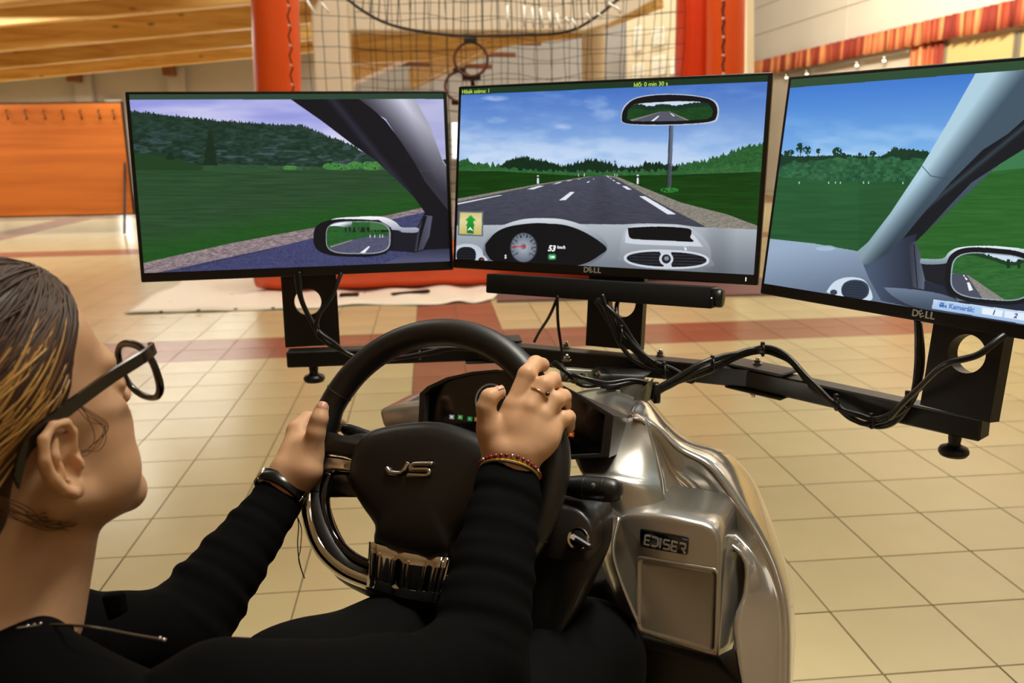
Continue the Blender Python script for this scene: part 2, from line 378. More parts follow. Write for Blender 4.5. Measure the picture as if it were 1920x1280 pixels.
# daylight windows in the far wall
def lit_window(n, px0, px1, py0, py1, bars):
    a = P(px0, py0, 22.4); b_ = P(px1, py1, 22.4); x0, x1, z1, z0 = a.x, b_.x, a.z, b_.z
    fr = obj('window_%d' % n, box_bm(x1-x0, .06, z1-z0, .01, 1, Matrix.Translation(((x0+x1)/2, 22.85, (z0+z1)/2))), mat('white frame', (225, 220, 205), .4), smooth=False); tag(fr, kind='structure')
    zs = [z0]+bars+[z1]
    for p, q in zip(zs, zs[1:]):
        obj('window_pane', box_bm(x1-x0-.12, .03, q-p-.12, 0, 1, Matrix.Translation(((x0+x1)/2, 22.81, (p+q)/2))), daylight, fr, smooth=False)
zz = lambda py: P(600, py, 22.4).z
lit_window(3, 226, 262, 190, 345, [zz(212)]); lit_window(4, 841, 870, 190, 300, [zz(222)])
lit_window(5, 470, 800, 195, 345, [zz(222)])
lit_window(6, 1085, 1210, 300, 360, [])

# cream portal: two columns, header with curved corners
colL = P(621, 100, 10.5); colR = P(1117, 100, 12.5)
c1 = obj('column', box_bm(.42, .42, 6.5, .05, 3, Matrix.Translation((colL.x, colL.y+.2, 3.25))), wall_cream); sharp(c1); tag(c1, 'cream square column left of centre, behind the left orange tube', 'column')
c2 = obj('column', lathe_bm([(.165, 0), (.165, 6.0)], Matrix.Translation((colR.x, colR.y+.2, 0)), 32), wall_cream); sharp(c2, 50); tag(c2, 'slimmer cream round column, left of the right orange tubes', 'column')
hz = P(900, 56, 11.0).z
hd = obj('portal_header', prism_bm([P(650, 57, 11.0), P(1095, 57, 11.0), P(1140, 45, 11.0), P(1190, 20, 11.0), P(1235, -5, 11.0), P(1290, -50, 11.0), P(1400, -160, 11.0), P(560, -160, 11.0), P(590, -60, 11.0), P(590, 20, 11.0), P(600, 57, 11.0)], Vector((0, .35, 0)), .02), wall_cream, smooth=False)
tag(hd, 'cream curved header spanning between the two columns at the top', 'bulkhead')
# timber beam under header & receding beams
b1 = obj('cross_beam', prism_bm([P(650, 57, 12.6), P(1120, 57, 12.6), P(1120, 66, 12.6), P(980, 80, 12.6), P(800, 112, 12.6), P(650, 120, 12.6)], Vector((0, .2, 0)), .01), glulam, smooth=False); tag(b1, 'honey cross beam directly under the cream header', 'beam')
def rec_beam(lab, a, da, b_, db, h):
    A, B = P(*a, da), P(*b_, db)
    o = obj('roof_beam', bar_bm(A+Vector((0, 0, h/2)), B+Vector((0, 0, h/2)), .18, h, .01), glulam, smooth=False); tag(o, lab, 'beam')
rec_beam('receding timber beam seen through the net, nearest the left column', (655, 163), 18.5, (800, 96), 13.2, .42)
rec_beam('receding timber beam seen through the net, behind the hoop', (775, 166), 19.5, (935, 88), 13.2, .42)
rec_beam('short timber beam end right of the right cream column', (1125, 55), 14.0, (1235, 15), 13.0, .4)
for i, (x0, x1, y) in enumerate([(652, 677, 117), (735, 805, 120), (772, 846, 98), (870, 922, 124), (915, 967, 102), (955, 1015, 80), (655, 690, 122)][:6]):
    d = 15.5; A, B = P(x0, y, d), P(x1, y+1, d)
    o = obj('purlin', bar_bm(A, B, .12, .075, .006), dark_wood, smooth=False); tag(o, ['short dark purlin beside the left cream column', 'dark purlin left of the hoops, lower one', 'dark purlin left of the hoops, upper one', 'dark purlin right behind the hoops, lower one', 'dark purlin right of the hoops, middle one', 'uppermost dark purlin, towards the right cream column'][i], 'purlin')
# pale ceiling strip behind the purlins and a beige wall with white grids
pc = obj('trim_3', prism_bm([P(655, 118, 20), P(900, 80, 20), P(1100, 62, 20), P(1250, 10, 20), P(1250, 230, 20), P(655, 230, 20)], Vector((0, .1, 0))), wall_grey, smooth=False); tag(pc, 'pale grey far partition wall seen through the net', kind='structure')
pw = obj('trim_4', prism_bm([P(1175, 30, 17), P(1215, 0, 17), P(1400, -40, 17), P(1400, 260, 17), P(1175, 260, 17)], Vector((.2, .15, 0))), mat('beige partition', (196, 178, 146), .6), smooth=False); tag(pw, 'beige side wall beyond the right column', kind='structure')
whiteb = mat('white painted bars', (240, 238, 228), .4)  # white bar grids standing before the beige wall
gi = 0
for (x0, x1, y0, y1) in [(1188, 1207, 122, 146), (1225, 1248, 108, 140), (1224, 1246, 55, 85), (1190, 1203, 52, 95), (1258, 1266, 112, 140)]:
    A, B = P(x0, y0, 16.8), P(x1, y1, 16.8); b = bmesh.new(); n = max(3, int((x1-x0)/4))
    for i in range(n+1):
        x = A.x+(B.x-A.x)*i/n; bar_bm((x, A.y, A.z+.04*i/n), (x, A.y, B.z+.04*i/n), .018, .018, 0, up=Vector((0, 1, 0)), bm=b)
    for z in (A.z, (A.z+B.z)/2, B.z): bar_bm((A.x, A.y, z), (B.x, A.y, z+.04), .018, .018, 0, bm=b)
    o = obj('window_guard', b, whiteb, smooth=False); tag(o, ['white bar grid low beside the right column', 'white bar grid low next to the orange tube', 'white bar grid at mid height next to the orange tube', 'white bar grid high beside the right column', 'narrow white bar grid against the orange tube'][gi], 'grille'); gi += 1

# coat rack board
rb = wood_mat('orange veneer', (178, 92, 28), (206, 116, 44), (.3, 1, 6), 1.2, knots=False)
fA = on_z(235, 436, 0); Yr = fA.y
def onY(px, py, Y): r = ray(px, py); return CO+r*(Y/r.y)
q = [onY(-300, 197, Yr), onY(227, 193, Yr), onY(248, 400, Yr), onY(-300, 408, Yr)]
rk = empty('coat_rack', (fA.x-1, Yr, 0), 'wide orange wooden coat board on a steel stand at the far left', 'coat rack')
x0, x1 = q[0].x, (q[1].x+q[2].x)/2; z1, z0 = q[1].z, q[2].z
obj('board', box_bm(x1-x0, .03, z1-z0, .004, 1, Matrix.Translation(((x0+x1)/2, Yr, (z0+z1)/2))), rb, rk, smooth=False)
obj('frame', box_bm(x1-x0+.06, .02, z1-z0+.05, .004, 1, Matrix.Translation(((x0+x1)/2, Yr+.03, (z0+z1)/2))), black_metal, rk, smooth=False)
for px in (14, 49, 84, 118, 152, 186, 213):
    p = onY(px, 215, Yr-.02); b = tube_bm(catmull([p+Vector((0, 0, .07)), p+Vector((0, -.05, .05)), p+Vector((.03, -.07, -.02)), p+Vector((.0, -.02, -.07)), p+Vector((.04, -.06, -.05))], 4), .008, 6)
    obj('hook', b, mat('dark bronze hook', (74, 50, 30), .4, .6), rk)
for sx in (-2.2, x1-.03):
    for dy, nm in ((-.02, 0), (.55, 1)):
        b = bar_bm((sx, Yr+.03, z1*.6), (sx-.02, Yr+(-.32 if nm == 0 else .4), 0.012), .03, .03, .003); obj('leg', b, black_metal, rk, smooth=False)

# inflatable frame: floor tube, left post, right posts
orange = mat('orange pvc', (222, 80, 22), .32, spec=.5, bump=(3, .25, .02))
red_pvc = mat('red orange pvc', (216, 58, 16), .3, bump=(3, .25, .02))
tag_root = on_z(720, 549, 0); Yt = tag_root.y+.12
inf = empty('inflatable_frame', (0, Yt, 0), 'orange inflatable sports frame with tall tubes and a net, beyond the screens', 'inflatable')
R_ = .205
def wob(p0, p1, r, n=24, seg=28, wr=.006):
    pts = [Vector(p0).lerp(Vector(p1), i/n) for i in range(n+1)]; rs = [r*(1+wr*math.sin(i*1.9)) for i in range(n+1)]; rs[0] *= .8; rs[-1] *= .8
    return tube_bm(pts, rs, seg)
xl = onY(505, 160, Yt).x-.15; xr = onY(1325, 130, Yt).x
obj('floor_tube', wob((xl-.1, Yt+.1, R_+.01), (xr+.3, Yt+.1, R_+.01), R_), orange, inf)
pl0 = onY(523, 480, Yt); pl1 = onY(513, 60, Yt)
dirv = (pl1-pl0); top = pl0+dirv*2.1
obj('post', wob((pl0.x+.02, Yt+.1, .25), (top.x, Yt, top.z), .195), orange, inf)
a0, a1 = onY(1302, 300, Yt+.3), onY(1310, 20, Yt+.3)
obj('post', wob((a0.x, a0.y, .25), a1+(a1-a0)*1.2, .20), red_pvc, inf)
a0, a1 = onY(1362, 300, Yt-.05), onY(1363, 20, Yt-.05)
obj('post', wob((a0.x, a0.y, .25), a1+(a1-a0)*1.2, .165), orange, inf)
# rope seams on posts
rope = mat('black net cord', (38, 32, 28), .8)
for pts, off in (((533, 0, 551, 165), -.2), ((1355, 0, 1357, 140), -.2)):
    A, B = onY(pts[0], pts[1]-150, Yt-.22), onY(pts[2], pts[3]+60, Yt-.2)
    obj('seam_cord', tube_bm([A.lerp(B, i/30)+Vector((.012*math.sin(i*2.1), 0, 0)) for i in range(31)], .007, 6), rope, inf)
    for i in range(0, 30, 3):
        obj('eyelet', lathe_bm([(.012, -.006), (.012, .006)], axis_M(A.lerp(B, (i+.5)/30), (0, 1, 0)), 10), mat('pale eyelet', (240, 190, 160), .4), inf)
# net (one piece, real cords)
def net_grid(x0, x1, zlo, zhi, Y, step, sag, seed, bm):
    rnd = random.Random(seed); nx = int((x1-x0)/step); nz = int((zhi-zlo)/step)
    G = [[Vector((x0+(x1-x0)*i/nx+.006*rnd.uniform(-1, 1), Y+.12*math.sin(i*.5+j*.3), zlo+(zhi-zlo)*j/nz-sag*math.sin(math.pi*i/nx)*(1+.3*math.sin(i*1.3))+.006*rnd.uniform(-1, 1))) for j in range(nz+1)] for i in range(nx+1)]
    for i in range(nx+1): tube_bm(G[i], .003, 4, bm=bm, caps=False)
    for j in range(nz+1): tube_bm([G[i][j] for i in range(nx+1)],   .0026, 4, bm=bm, caps=False)
nb = bmesh.new()
net_grid(onY(540, 0, Yt).x, onY(1290, 0, Yt).x, onY(900, 185, Yt).z-1.2, onY(900, -10, Yt).z+.5, Yt+.2, .125, .03, 1, nb)
net_grid(onY(660, 0, Yt+1).x, onY(1350, 0, Yt+1).x, onY(900, 185, Yt+1).z-.9, onY(900, -10, Yt+1).z+.6, Yt+1.3, .17, .1, 2, nb)
net = obj('net', nb, rope, inf); tag(net, kind='stuff')
# big top rope loop with funnel netting
loop = catmull([onY(620, -30, Yt), onY(680, 20, Yt), onY(745, 50, Yt), onY(850, 66, Yt), onY(960, 66, Yt), onY(1060, 60, Yt), onY(1120, 30, Yt), onY(1180, -20, Yt)], 8)
obj('top_rope', tube_bm(loop, .012, 8), rope, inf)
fb = bmesh.new()
for i in range(2, len(loop)-2, 2):
    tube_bm([loop[i], loop[i]+Vector((.02, .25, .35)), loop[i]+Vector((.0, .5, .9))], .005, 4, bm=fb, caps=False)
ff = obj('funnel_net', fb, rope, inf); tag(ff, kind='stuff')
# cable ties on the rope, their bright reflections modelled as white streaks
tie = mat('white strap', (245, 242, 232), .4)
for (x0, y0, x1, y1) in [(575, 0, 590, 25), (603, 5, 617, 24), (951, 10, 952, 52), (983, 10, 984, 52), (998, 14, 1001, 52), (1013, 15, 1018, 52), (1029, 22, 1034, 52), (1044, 25, 1050, 58), (1060, 32, 1068, 45), (1072, 35, 1082, 52), (1100, 25, 1108, 38), (1120, 24, 1128, 32), (1140, 5, 1165, 22), (1155, 12, 1164, 26)]:
    obj('strap', tube_bm([onY(x0, y0, Yt-.03), onY(x1, y1, Yt-.03)], .011, 6), tie, inf)
# hoops
hoopm = mat('dark red steel hoop', (92, 40, 26), .4, .3)
for i, (px, py, r, Y, lab) in enumerate([(883, 111, 31, Yt+.5, 'upper dark red ring hanging in front of the net'), (862, 162, 27, Yt+1.0, 'lower dark red ring half hidden behind the middle screen')]):
    c = onY(px, py, Y); rr = r/F_PX*w2p(c)[2]
    h = empty('hoop', c, lab, 'hoop', None)
    obj('ring', tube_bm([c+Vector((rr*math.cos(t), 0.03*math.sin(t), rr*math.sin(t))) for t in np.linspace(0, 2*math.pi, 40)[:-1]], .014, 8, closed=True), hoopm, h)
    for s, w_ in ((1, .12), (-1, .17)):
        obj('clamp', box_bm(w_, .05, .05, .008, 1, Matrix.Translation(c+Vector((0, 0, s*(rr+.01))))), black_metal, h, smooth=False)
    if i == 0: obj('pole', tube_bm([c+Vector((.01, .03, -rr)), c+Vector((.03, .03, -rr-1.2))], .02, 10), hoopm, h)

# ground sheet with wavy edge, purple mat
sheet = mat('white ground sheet', (252, 240, 222), .55, bump=(6, .5, .02))
edge = [(232, 588), (300, 586), (370, 584), (440, 582), (510, 580), (590, 578), (660, 572), (720, 571), (780, 572), (827, 570), (860, 566), (890, 568), (925, 561), (926, 530)]
ep = [on_z(*p, .006) for p in edge]; back = [on_z(1000, 500, .006), on_z(380, 505, .006)]
b = bmesh.new(); n1 = 46
near = catmull(ep[:-1], 4)
rows = []
for j in range(15):
    t = j/14; row = []
    for i, p in enumerate(near):
        u = i/(len(near)-1); q = back[1].lerp(back[0], u)
        v = p.lerp(q, t); v = Vector((v.x, v.y, .008+(.012+.012*math.sin(u*40+t*9)+.01*math.sin(u*17-t*13))*(.3+.7*math.sin(min(1, t*3)*1.57)))); row.append(b.verts.new(v))
    rows.append(row)
for A, B in zip(rows, rows[1:]):
    for i in range(len(A)-1): b.faces.new((A[i], A[i+1], B[i+1], B[i]))
sh = obj('ground_sheet', b, sheet); sh.modifiers.new('s', 'SOLIDIFY').thickness = .003; tag(sh, 'creased white ground sheet spread under the orange inflatable', 'sheet')
for px, py in ((302, 586), (372, 583), (442, 581), (512, 579)):
    p = on_z(px, py-2, .03); obj('grommet', lathe_bm([(.014, -.004), (.014, .004)], Matrix.Translation(p), 10), rope, sh)
for i, (px, py, sx, sy) in enumerate([(655, 552, .16, .10), (770, 548, .34, .06)]):
    p = on_z(px, py, .035); o = obj('anchor_strap', box_bm(sx, sy, .02, .006, 2, Matrix.Translation(p) @ Matrix.Rotation(.4*i, 4, 'Z')), black_rubber); sharp(o); tag(o, ['flat black strap end on the ground sheet, left one', 'crumpled black strap on the ground sheet before the orange tube'][i], 'strap')
pm = obj('floor_mat', prism_bm([on_z(932, 563, .02), on_z(1475, 549, .02), on_z(1475, 520, .02), on_z(932, 520, .02)], Vector((0, 0, -.018))), mat('purple brown mat', (118, 84, 84), .6), smooth=False); tag(pm, 'purple brown sports mat on the floor behind the middle screen', 'mat')
pm.data.transform(Matrix.Translation((0, 0, -.0))) 
# ================================================================== screens (painted in memory, measured on the photo frame)
def _hash(ix, iy, s):
    h = (ix.astype(np.int64)*374761393 + iy.astype(np.int64)*668265263 + s*974634777) & 0x7fffffff
    h = ((h ^ (h >> 13))*1274126177) & 0x7fffffff
    return ((h ^ (h >> 16)) & 0xffff)/65535.0
def vnoise(x, y, s=0):
    ix, iy = np.floor(x), np.floor(y); fx, fy = x-ix, y-iy; fx = fx*fx*(3-2*fx); fy = fy*fy*(3-2*fy)
    a, b, c, d = _hash(ix, iy, s), _hash(ix+1, iy, s), _hash(ix, iy+1, s), _hash(ix+1, iy+1, s)
    return (a*(1-fx)+b*fx)*(1-fy)+(c*(1-fx)+d*fx)*fy
def fbm(x, y, s=0, o=4):
    t = 0; a = .5
    for k in range(o): t = t+a*vnoise(x*2**k, y*2**k, s+k); a *= .5
    return t/(1-.5**o)
class Canvas:
    def __init__(s, fr, w, h, zc, ox, oy, k, N=1100):
        s.W, s.H = N, int(N*h/w); j, i = np.meshgrid(np.arange(s.W), np.arange(s.H))
        lx = (j+.5)/s.W*w-w/2; lz = zc-h/2+(i+.5)/s.H*h          # row 0 is the bottom (Blender image order)
        R = np.array(fr.R); c = np.array(fr.c)-np.array(CO)
        pos = c[None, None]+lx[..., None]*R[:, 0]+lz[..., None]*R[:, 2]
        d = pos@np.array(CD); X = 960+F_PX*(pos@np.array(CX))/d; Y = 640-F_PX*(pos@np.array(CU))/d
        s.x, s.y = (X-ox)*k, (Y-oy)*k; s.im = np.zeros((s.H, s.W, 3)); s.u = (j+.5)/s.W; s.v = 1-(i+.5)/s.H
    def paint(s, m, col, a=1.0):
        c = np.array(col, float) if not isinstance(col, np.ndarray) else col
        if c.ndim == 1: c = c[None, None]
        m = (m.astype(float)*a)[..., None]; s.im = s.im*(1-m)+c*m
    def inside(s, pts):
        m = np.zeros(s.x.shape, bool); n = len(pts)
        for i in range(n):
            (x0, y0), (x1, y1) = pts[i], pts[(i+1) % n]
            if y0 == y1: continue
            m ^= ((s.y < y0) != (s.y < y1)) & (s.x < (x1-x0)*(s.y-y0)/(y1-y0)+x0)
        return m
    def poly(s, pts, col, a=1.0, sm=0):
        if sm: pts = [tuple(p)[:2] for p in catmull([(x, y, 0) for x, y in pts]+[(*pts[0], 0)], sm)]
        m = s.inside(pts); s.paint(m, col, a); return m
    def sup(s, cx, cy, rx, ry, n, col, a=1.0, rot=0.0):
        c_, s_ = math.cos(rot), math.sin(rot); dx, dy = s.x-cx, s.y-cy; X = dx*c_+dy*s_; Y = -dx*s_+dy*c_
        m = (np.abs(X/rx)**n+np.abs(Y/ry)**n) < 1
        if col is not None: s.paint(m, col, a)
        return m
    def below(s, xs, ys, col, spike=0, fr=1.0, seed=0, a=1.0, lim=None, tree=0):
        yt = np.interp(s.x, xs, ys)-spike*vnoise(s.x/fr, s.x*0, seed)**1.5-spike*.5*vnoise(s.x/fr*2.7, s.x*0, seed+5)
        if tree: yt = yt-tree*np.clip(vnoise(s.x/(fr*4), s.x*0, seed+9)-.55, 0, 1)
        m = (s.y > yt)
        if lim is not None: m &= lim
        s.paint(m, col, a); return m
    def line(s, p, q, w, col, a=1.0):
        (x0, y0), (x1, y1) = p, q; L = math.hypot(x1-x0, y1-y0); t = np.clip(((s.x-x0)*(x1-x0)+(s.y-y0)*(y1-y0))/L**2, 0, 1)
        d = np.hypot(s.x-x0-t*(x1-x0), s.y-y0-t*(y1-y0)); s.paint(np.clip(w/2-d+.7, 0, 1), col, a)
def lerp3(a, b, t): t = np.clip(t, 0, 1)[..., None]; return np.array(a, float)*(1-t)+np.array(b, float)*t

def paint_left(c):
    x, y = c.x, c.y; n1 = fbm(x/500+y/900, y/90, 3); c.im[:] = 0
    sky = lerp3((150, 154, 222), (224, 222, 246), np.clip((y-90)/230+(n1-.5)*1.6, 0, 1)); c.paint(np.ones_like(x, bool), sky)
    hn = fbm(x/26, y/9, 11, 4); col = lerp3((20, 44, 34), (46, 74, 62), (hn-.3)*1.6); rock = fbm(x/60, y/16, 21, 4)
    col = lerp3((0, 0, 0), (1, 1, 1), np.zeros_like(x))+col; k = np.clip((rock-.56)*5, 0, .55)*np.clip((y-180)/220, 0, 1); col = col*(1-k[..., None])+np.array((92, 104, 122))*k[..., None]
    c.below([35, 190, 380, 520, 700, 850, 1010, 1080, 1160, 1280, 1500, 1900], [150, 168, 188, 205, 216, 228, 232, 262, 297, 338, 470, 500], col, 14, 4, 1)
    c.poly([(40, 375), (160, 385), (340, 425), (560, 470), (900, 480), (40, 480)], (30, 62, 34))
    c.poly([(450, 440), (1500, 468), (1500, 482), (450, 482)], (52, 92, 54), .6)
    gx = fbm(x/160, y/7, 31, 4); g = lerp3((30, 60, 34), (48, 84, 54), gx*1.1-.1+.15*(1-x/1500)); c.paint(y > 478, g)
    lit = np.clip(1-np.abs((y-(980-(x-100)*.205))/150), 0, 1); c.paint((y > 478), lerp3((16, 70, 18), (34, 98, 28), fbm(x/30, y/6, 41)), lit*.75)
    for (bx, by, rx, ry) in ((940, 463, 40, 13), (1190, 455, 65, 20), (1245, 462, 60, 15), (1310, 450, 45, 22), (1400, 452, 62, 26)):
        m = c.sup(bx, by, rx, ry, 2, None) & (vnoise(x/6, y/6, 5) > .25); c.paint(m & (y < 478), lerp3((44, 108, 44), (92, 156, 78), fbm(x/9, y/6, 6)))
    m = (np.abs(x-(492+2*np.sin(y/9))) < (12+30*((y-250)/200)**1.2*(.6+.6*vnoise(y/9, y*0, 8)))*(y > 255)) & (y > 255) & (y < 450); c.paint(m, lerp3((12, 34, 20), (26, 52, 34), fbm(x/6, y/6, 9)))
    c.poly([(265, 365), (285, 395), (297, 418), (245, 418), (250, 390)], (20, 44, 28))
    gv = [(110, 1000), (330, 950), (600, 890), (860, 840), (1100, 796), (1500, 728), (1700, 684), (1700, 712), (1500, 756), (1100, 852), (850, 912), (450, 998), (100, 1075)]
    c.poly(gv, lerp3((84, 70, 76), (192, 176, 178), fbm(x/14+y/8, y/4, 51, 3)))
    c.poly([(1700, 712), (1500, 756), (1100, 852), (850, 912), (450, 998), (100, 1075), (100, 1200), (1900, 1200), (1900, 700)], lerp3((40, 42, 74), (92, 96, 146), fbm(x/5, y/4, 61, 3)*.9))
    c.line((330, 1035), (850, 916), 4, (40, 38, 52), .6)
    # pillar
    d = (x-(1290+(y-80)*.62)) ; g = np.clip((x-1300-(y-80)*.86+np.clip(y-300, 0, 400)*.0)/270, 0, 1)
    sk = lerp3((150, 152, 205), (205, 205, 235), n1); c.poly([(1640, 70), (1900, 70), (1900, 600), (1800, 430)], sk)
    c.poly([(1800, 418), (1845, 410), (1850, 490), (1838, 480)], (20, 54, 30))
    gp = [(1280, 70), (1640, 70), (1730, 230), (1802, 432), (1838, 480), (1860, 560), (1860, 760), (1690, 520), (1480, 190)]
    tt = np.clip((x-(1310+(y-80)*.93))/250, 0, 1); pg = lerp3((48, 48, 60), (202, 203, 222), tt**1.3); tt2 = np.clip((x-(1640+(y-80)*.42)+60)/70, 0, 1); pg = pg*(1-.18*tt2[..., None])
    c.poly(gp, pg); c.line((1668, 482), (1740, 480), 3, (70, 70, 84)); c.line((1740, 480), (1805, 436), 3, (90, 90, 104))
    dk = lerp3((14, 16, 26), (38, 40, 54), np.clip(1-np.abs(x-(1180+(y-80)*.80))/45, 0, 1)*(y < 600))
    c.poly([(945, 78), (1330, 78), (1400, 130), (1480, 200), (1560, 310), (1645, 440), (1700, 540), (1780, 640), (1860, 740), (1870, 1100), (1640, 1100), (1640, 940), (1655, 800), (1700, 716), (1640, 630), (1545, 535), (1420, 420), (1290, 330), (1120, 200)], dk)
    c.poly([(1700, 730), (1742, 735), (1725, 850), (1690, 922), (1625, 942), (1650, 820)], lerp3((40, 42, 56), (86, 88, 108), (x-1625)/110))
    c.poly([(1690, 735), (1712, 735), (1680, 850), (1660, 930), (1655, 930), (1670, 820)], (12, 12, 18))
    c.poly([(1450, 1010), (1560, 965), (1700, 925), (1870, 915), (1870, 1100), (1400, 1100)], lerp3((44, 46, 66), (78, 82, 112), (y-910)/70))
    # door mirror
    c.poly([(1480, 790), (1560, 822), (1660, 822), (1640, 940), (1500, 930)], (22, 24, 36))
    c.poly([(1110, 800), (1180, 752), (1300, 740), (1450, 738), (1530, 765), (1570, 798), (1657, 800), (1655, 826), (1570, 826), (1520, 812)], lerp3((250, 252, 255), (150, 154, 172), (y-738)/80), sm=5)
    c.sup(1297, 858, 224, 106, 3.0, (14, 15, 22), rot=.02); c.poly([(1120, 800), (1200, 762), (1440, 756), (1510, 800), (1512, 880), (1480, 950)], (14, 15, 22))
    m = c.sup(1325, 856, 182, 92, 3.6, (150, 155, 165)); m = c.sup(1323, 855, 176, 87, 3.6, None)
    inn = lerp3((24, 76, 30), (50, 104, 54), fbm(x/20, y/5, 71)); c.paint(m, inn); c.paint(m & (y < 800+10*np.sin(x/40)) & (x < 1290), lerp3((232, 236, 250), (60, 90, 70), (x-1200)/90+(y-790)/30))
    c.paint(m & (y > 798) & (y < 826) & (x > 1250) & (vnoise(x/8, y/40, 3) > .5), (18, 40, 24)); c.paint(m & (y < 812) & (x > 1390), (60, 110, 62))
    rd = c.inside([(1165, 905), (1290, 868), (1400, 848), (1505, 845), (1505, 960), (1190, 960)]); c.paint(m & rd, lerp3((66, 68, 92), (96, 98, 124), fbm(x/9, y/5, 72)))
    c.paint(m & c.inside([(1330, 945), (1360, 945), (1392, 905), (1382, 905)]), (238, 238, 246)); c.paint(m & c.inside([(1165, 905), (1290, 868), (1295, 871), (1170, 911)]), (150, 146, 140))
    for px_ in (1392, 1418, 1447, 1462): c.paint(m & (np.abs(x-px_) < 2) & (y > 838) & (y < 856), (230, 230, 235))
    c.paint(y < 81-(x-35)*.0025, lerp3((52, 76, 58), (38, 66, 50), x/1800))
def paint_mid(c):
    x, y = c.x, c.y; n = fbm(x/300, y/75, 5, 5); n2 = fbm(x/90, y/40, 15, 4)
    base = lerp3((58, 104, 190), (150, 186, 232), (y-80-(x)*-.02)/420); c.im[:] = base
    hz = np.clip((y-300+(x-800)*-.03)/220, 0, 1); cl = np.clip((n*.7+n2*.3-.50+hz*.35)*3.2, 0, 1); c.paint(np.ones_like(x, bool), lerp3((0, 0, 0), (0, 0, 0), x)+np.array((196, 214, 240.)), 0)
    a = cl*(.25+.6*hz)*(1-.25*np.clip((x-900)/900, 0, 1)); c.im = c.im*(1-a[..., None])+np.array((205, 222, 246))*a[..., None]
    for (bx, by, rx, ry, s_) in ((270, 165, 90, 20, .6), (280, 290, 70, 22, .7), (660, 330, 60, 20, .5), (460, 330, 40, 12, .5), (850, 190, 80, 50, .5), (900, 260, 90, 45, .5)):
        q = np.clip(1-((x-bx)/rx)**2-((y-by)/ry)**2, 0, 1)*np.clip(n2*2.4-.6, 0, 1)*s_; c.im = c.im*(1-q[..., None])+np.array((200, 218, 244))*q[..., None]
    dg = lerp3((10, 32, 24), (22, 56, 32), fbm(x/10, y/6, 3)); mg = lerp3((22, 66, 34), (58, 116, 58), fbm(x/12, y/8, 4))
    c.below([280, 340, 400, 470, 560, 620, 660, 740, 820, 880, 940, 1000, 1100, 1180, 1300, 1420, 1900], [575, 532, 518, 522, 532, 552, 566, 545, 530, 535, 558, 572, 566, 560, 560, 560, 560], dg, 22, 5, 2)
    c.below([60, 120, 170, 240, 300, 340, 400], [540, 530, 552, 560, 570, 600, 640], mg, 26, 16, 3, lim=x < 360)
    c.below([1100, 1120, 1200, 1260, 1300, 1400], [600, 545, 545, 560, 580, 620], dg, 18, 6, 7, lim=(x > 1095) & (x < 1330))
    c.below([1310, 1400, 1480, 1540, 1600, 1700, 1790, 1860], [570, 545, 540, 515, 495, 462, 440, 430], mg, 26, 9, 4, lim=x > 1310)
    c.below([60, 300, 500, 700, 1000, 1300, 1500, 1600, 1800], [572, 578, 588, 596, 594, 592, 574, 560, 556], lerp3((30, 80, 40), (66, 122, 66), fbm(x/14, y/8, 6)), 20, 14, 6)
    gr = lerp3((8, 42, 10), (26, 74, 20), fbm(x/120, y/6, 8)+(y-600)/1200); c.below([40, 300, 700, 880, 1300, 1850], [580, 583, 606, 608, 602, 584], gr)
    # verge, road
    c.poly([(40, 742), (520, 655), (800, 612), (905, 606), (965, 612), (1100, 668), (1330, 760), (1600, 830), (1800, 905), (1800, 1000), (40, 1000)], lerp3((96, 92, 84), (172, 166, 154), fbm(x/7, y/3, 9, 3)))
    c.poly([(40, 760), (520, 662), (800, 616), (850, 608), (900, 608), (960, 622), (1080, 690), (1250, 785), (1420, 870), (1480, 905), (1480, 1000), (40, 1000)], lerp3((52, 54, 66), (84, 86, 102), fbm(x/(6+(y-600)/8), y/4, 10, 3)*.7+(1-(y-600)/300)*.35-np.clip(1-np.abs(x-(875+(y-610)*.05))/(20+(y-610)*.5), 0, 1)*.2))
    W = (226, 230, 240)
    for q in ([(40, 776), (40, 768), (295, 718), (318, 718)], [(452, 685), (520, 665), (552, 665), (490, 685)], [(600, 655), (640, 643), (655, 643), (620, 655)], [(676, 638), (700, 632), (712, 632), (690, 638)], [(740, 628), (756, 624), (764, 624), (750, 628)],
              [(636, 748), (700, 700), (726, 700), (672, 748)], [(790, 648), (802, 640), (812, 640), (802, 648)], [(828, 628), (832, 624), (838, 624), (834, 628)],
              [(1092, 724), (1126, 724), (1305, 828), (1255, 828)], [(994, 666), (1018, 666), (1052, 688), (1026, 688)], [(960, 646), (974, 646), (990, 654), (974, 654)], [(940, 632), (948, 632), (956, 638), (946, 638)], [(925, 622), (932, 622), (938, 627), (931, 627)], [(905, 608), (912, 608), (925, 618), (918, 618)]): c.poly(q, W)
    for (px_, y0, y1, w_) in ((515, 606, 654, 11), (1085, 602, 656, 11), (747, 596, 612, 4), (780, 590, 610, 4), (954, 592, 612, 4), (967, 594, 612, 4)):
        c.paint((np.abs(x-px_) < w_/2) & (y > y0) & (y < y1), W); c.paint((np.abs(x-px_) < w_/2) & (y > y0+(y1-y0)*.15) & (y < y0+(y1-y0)*.32), (30, 30, 36))
    c.line((955, 592), (955, 520), 3, (40, 46, 50)); c.line((948, 528), (962, 528), 2, (40, 46, 50))
    c.paint((np.abs(x-(1278-(y-320)*.04)) < 12) & (y > 320) & (y < 690), lerp3((60, 66, 80), (104, 108, 120), (x-1262)/26), .85)
    c.paint((np.abs(x-(1268-(y-320)*.045)) < 3) & (y > 320) & (y < 670), (30, 34, 42), .7)
    c.paint(c.sup(1267, 690, 52, 15, 2, None) & (vnoise(x/4, y/7, 2) > .35), (52, 132, 56))
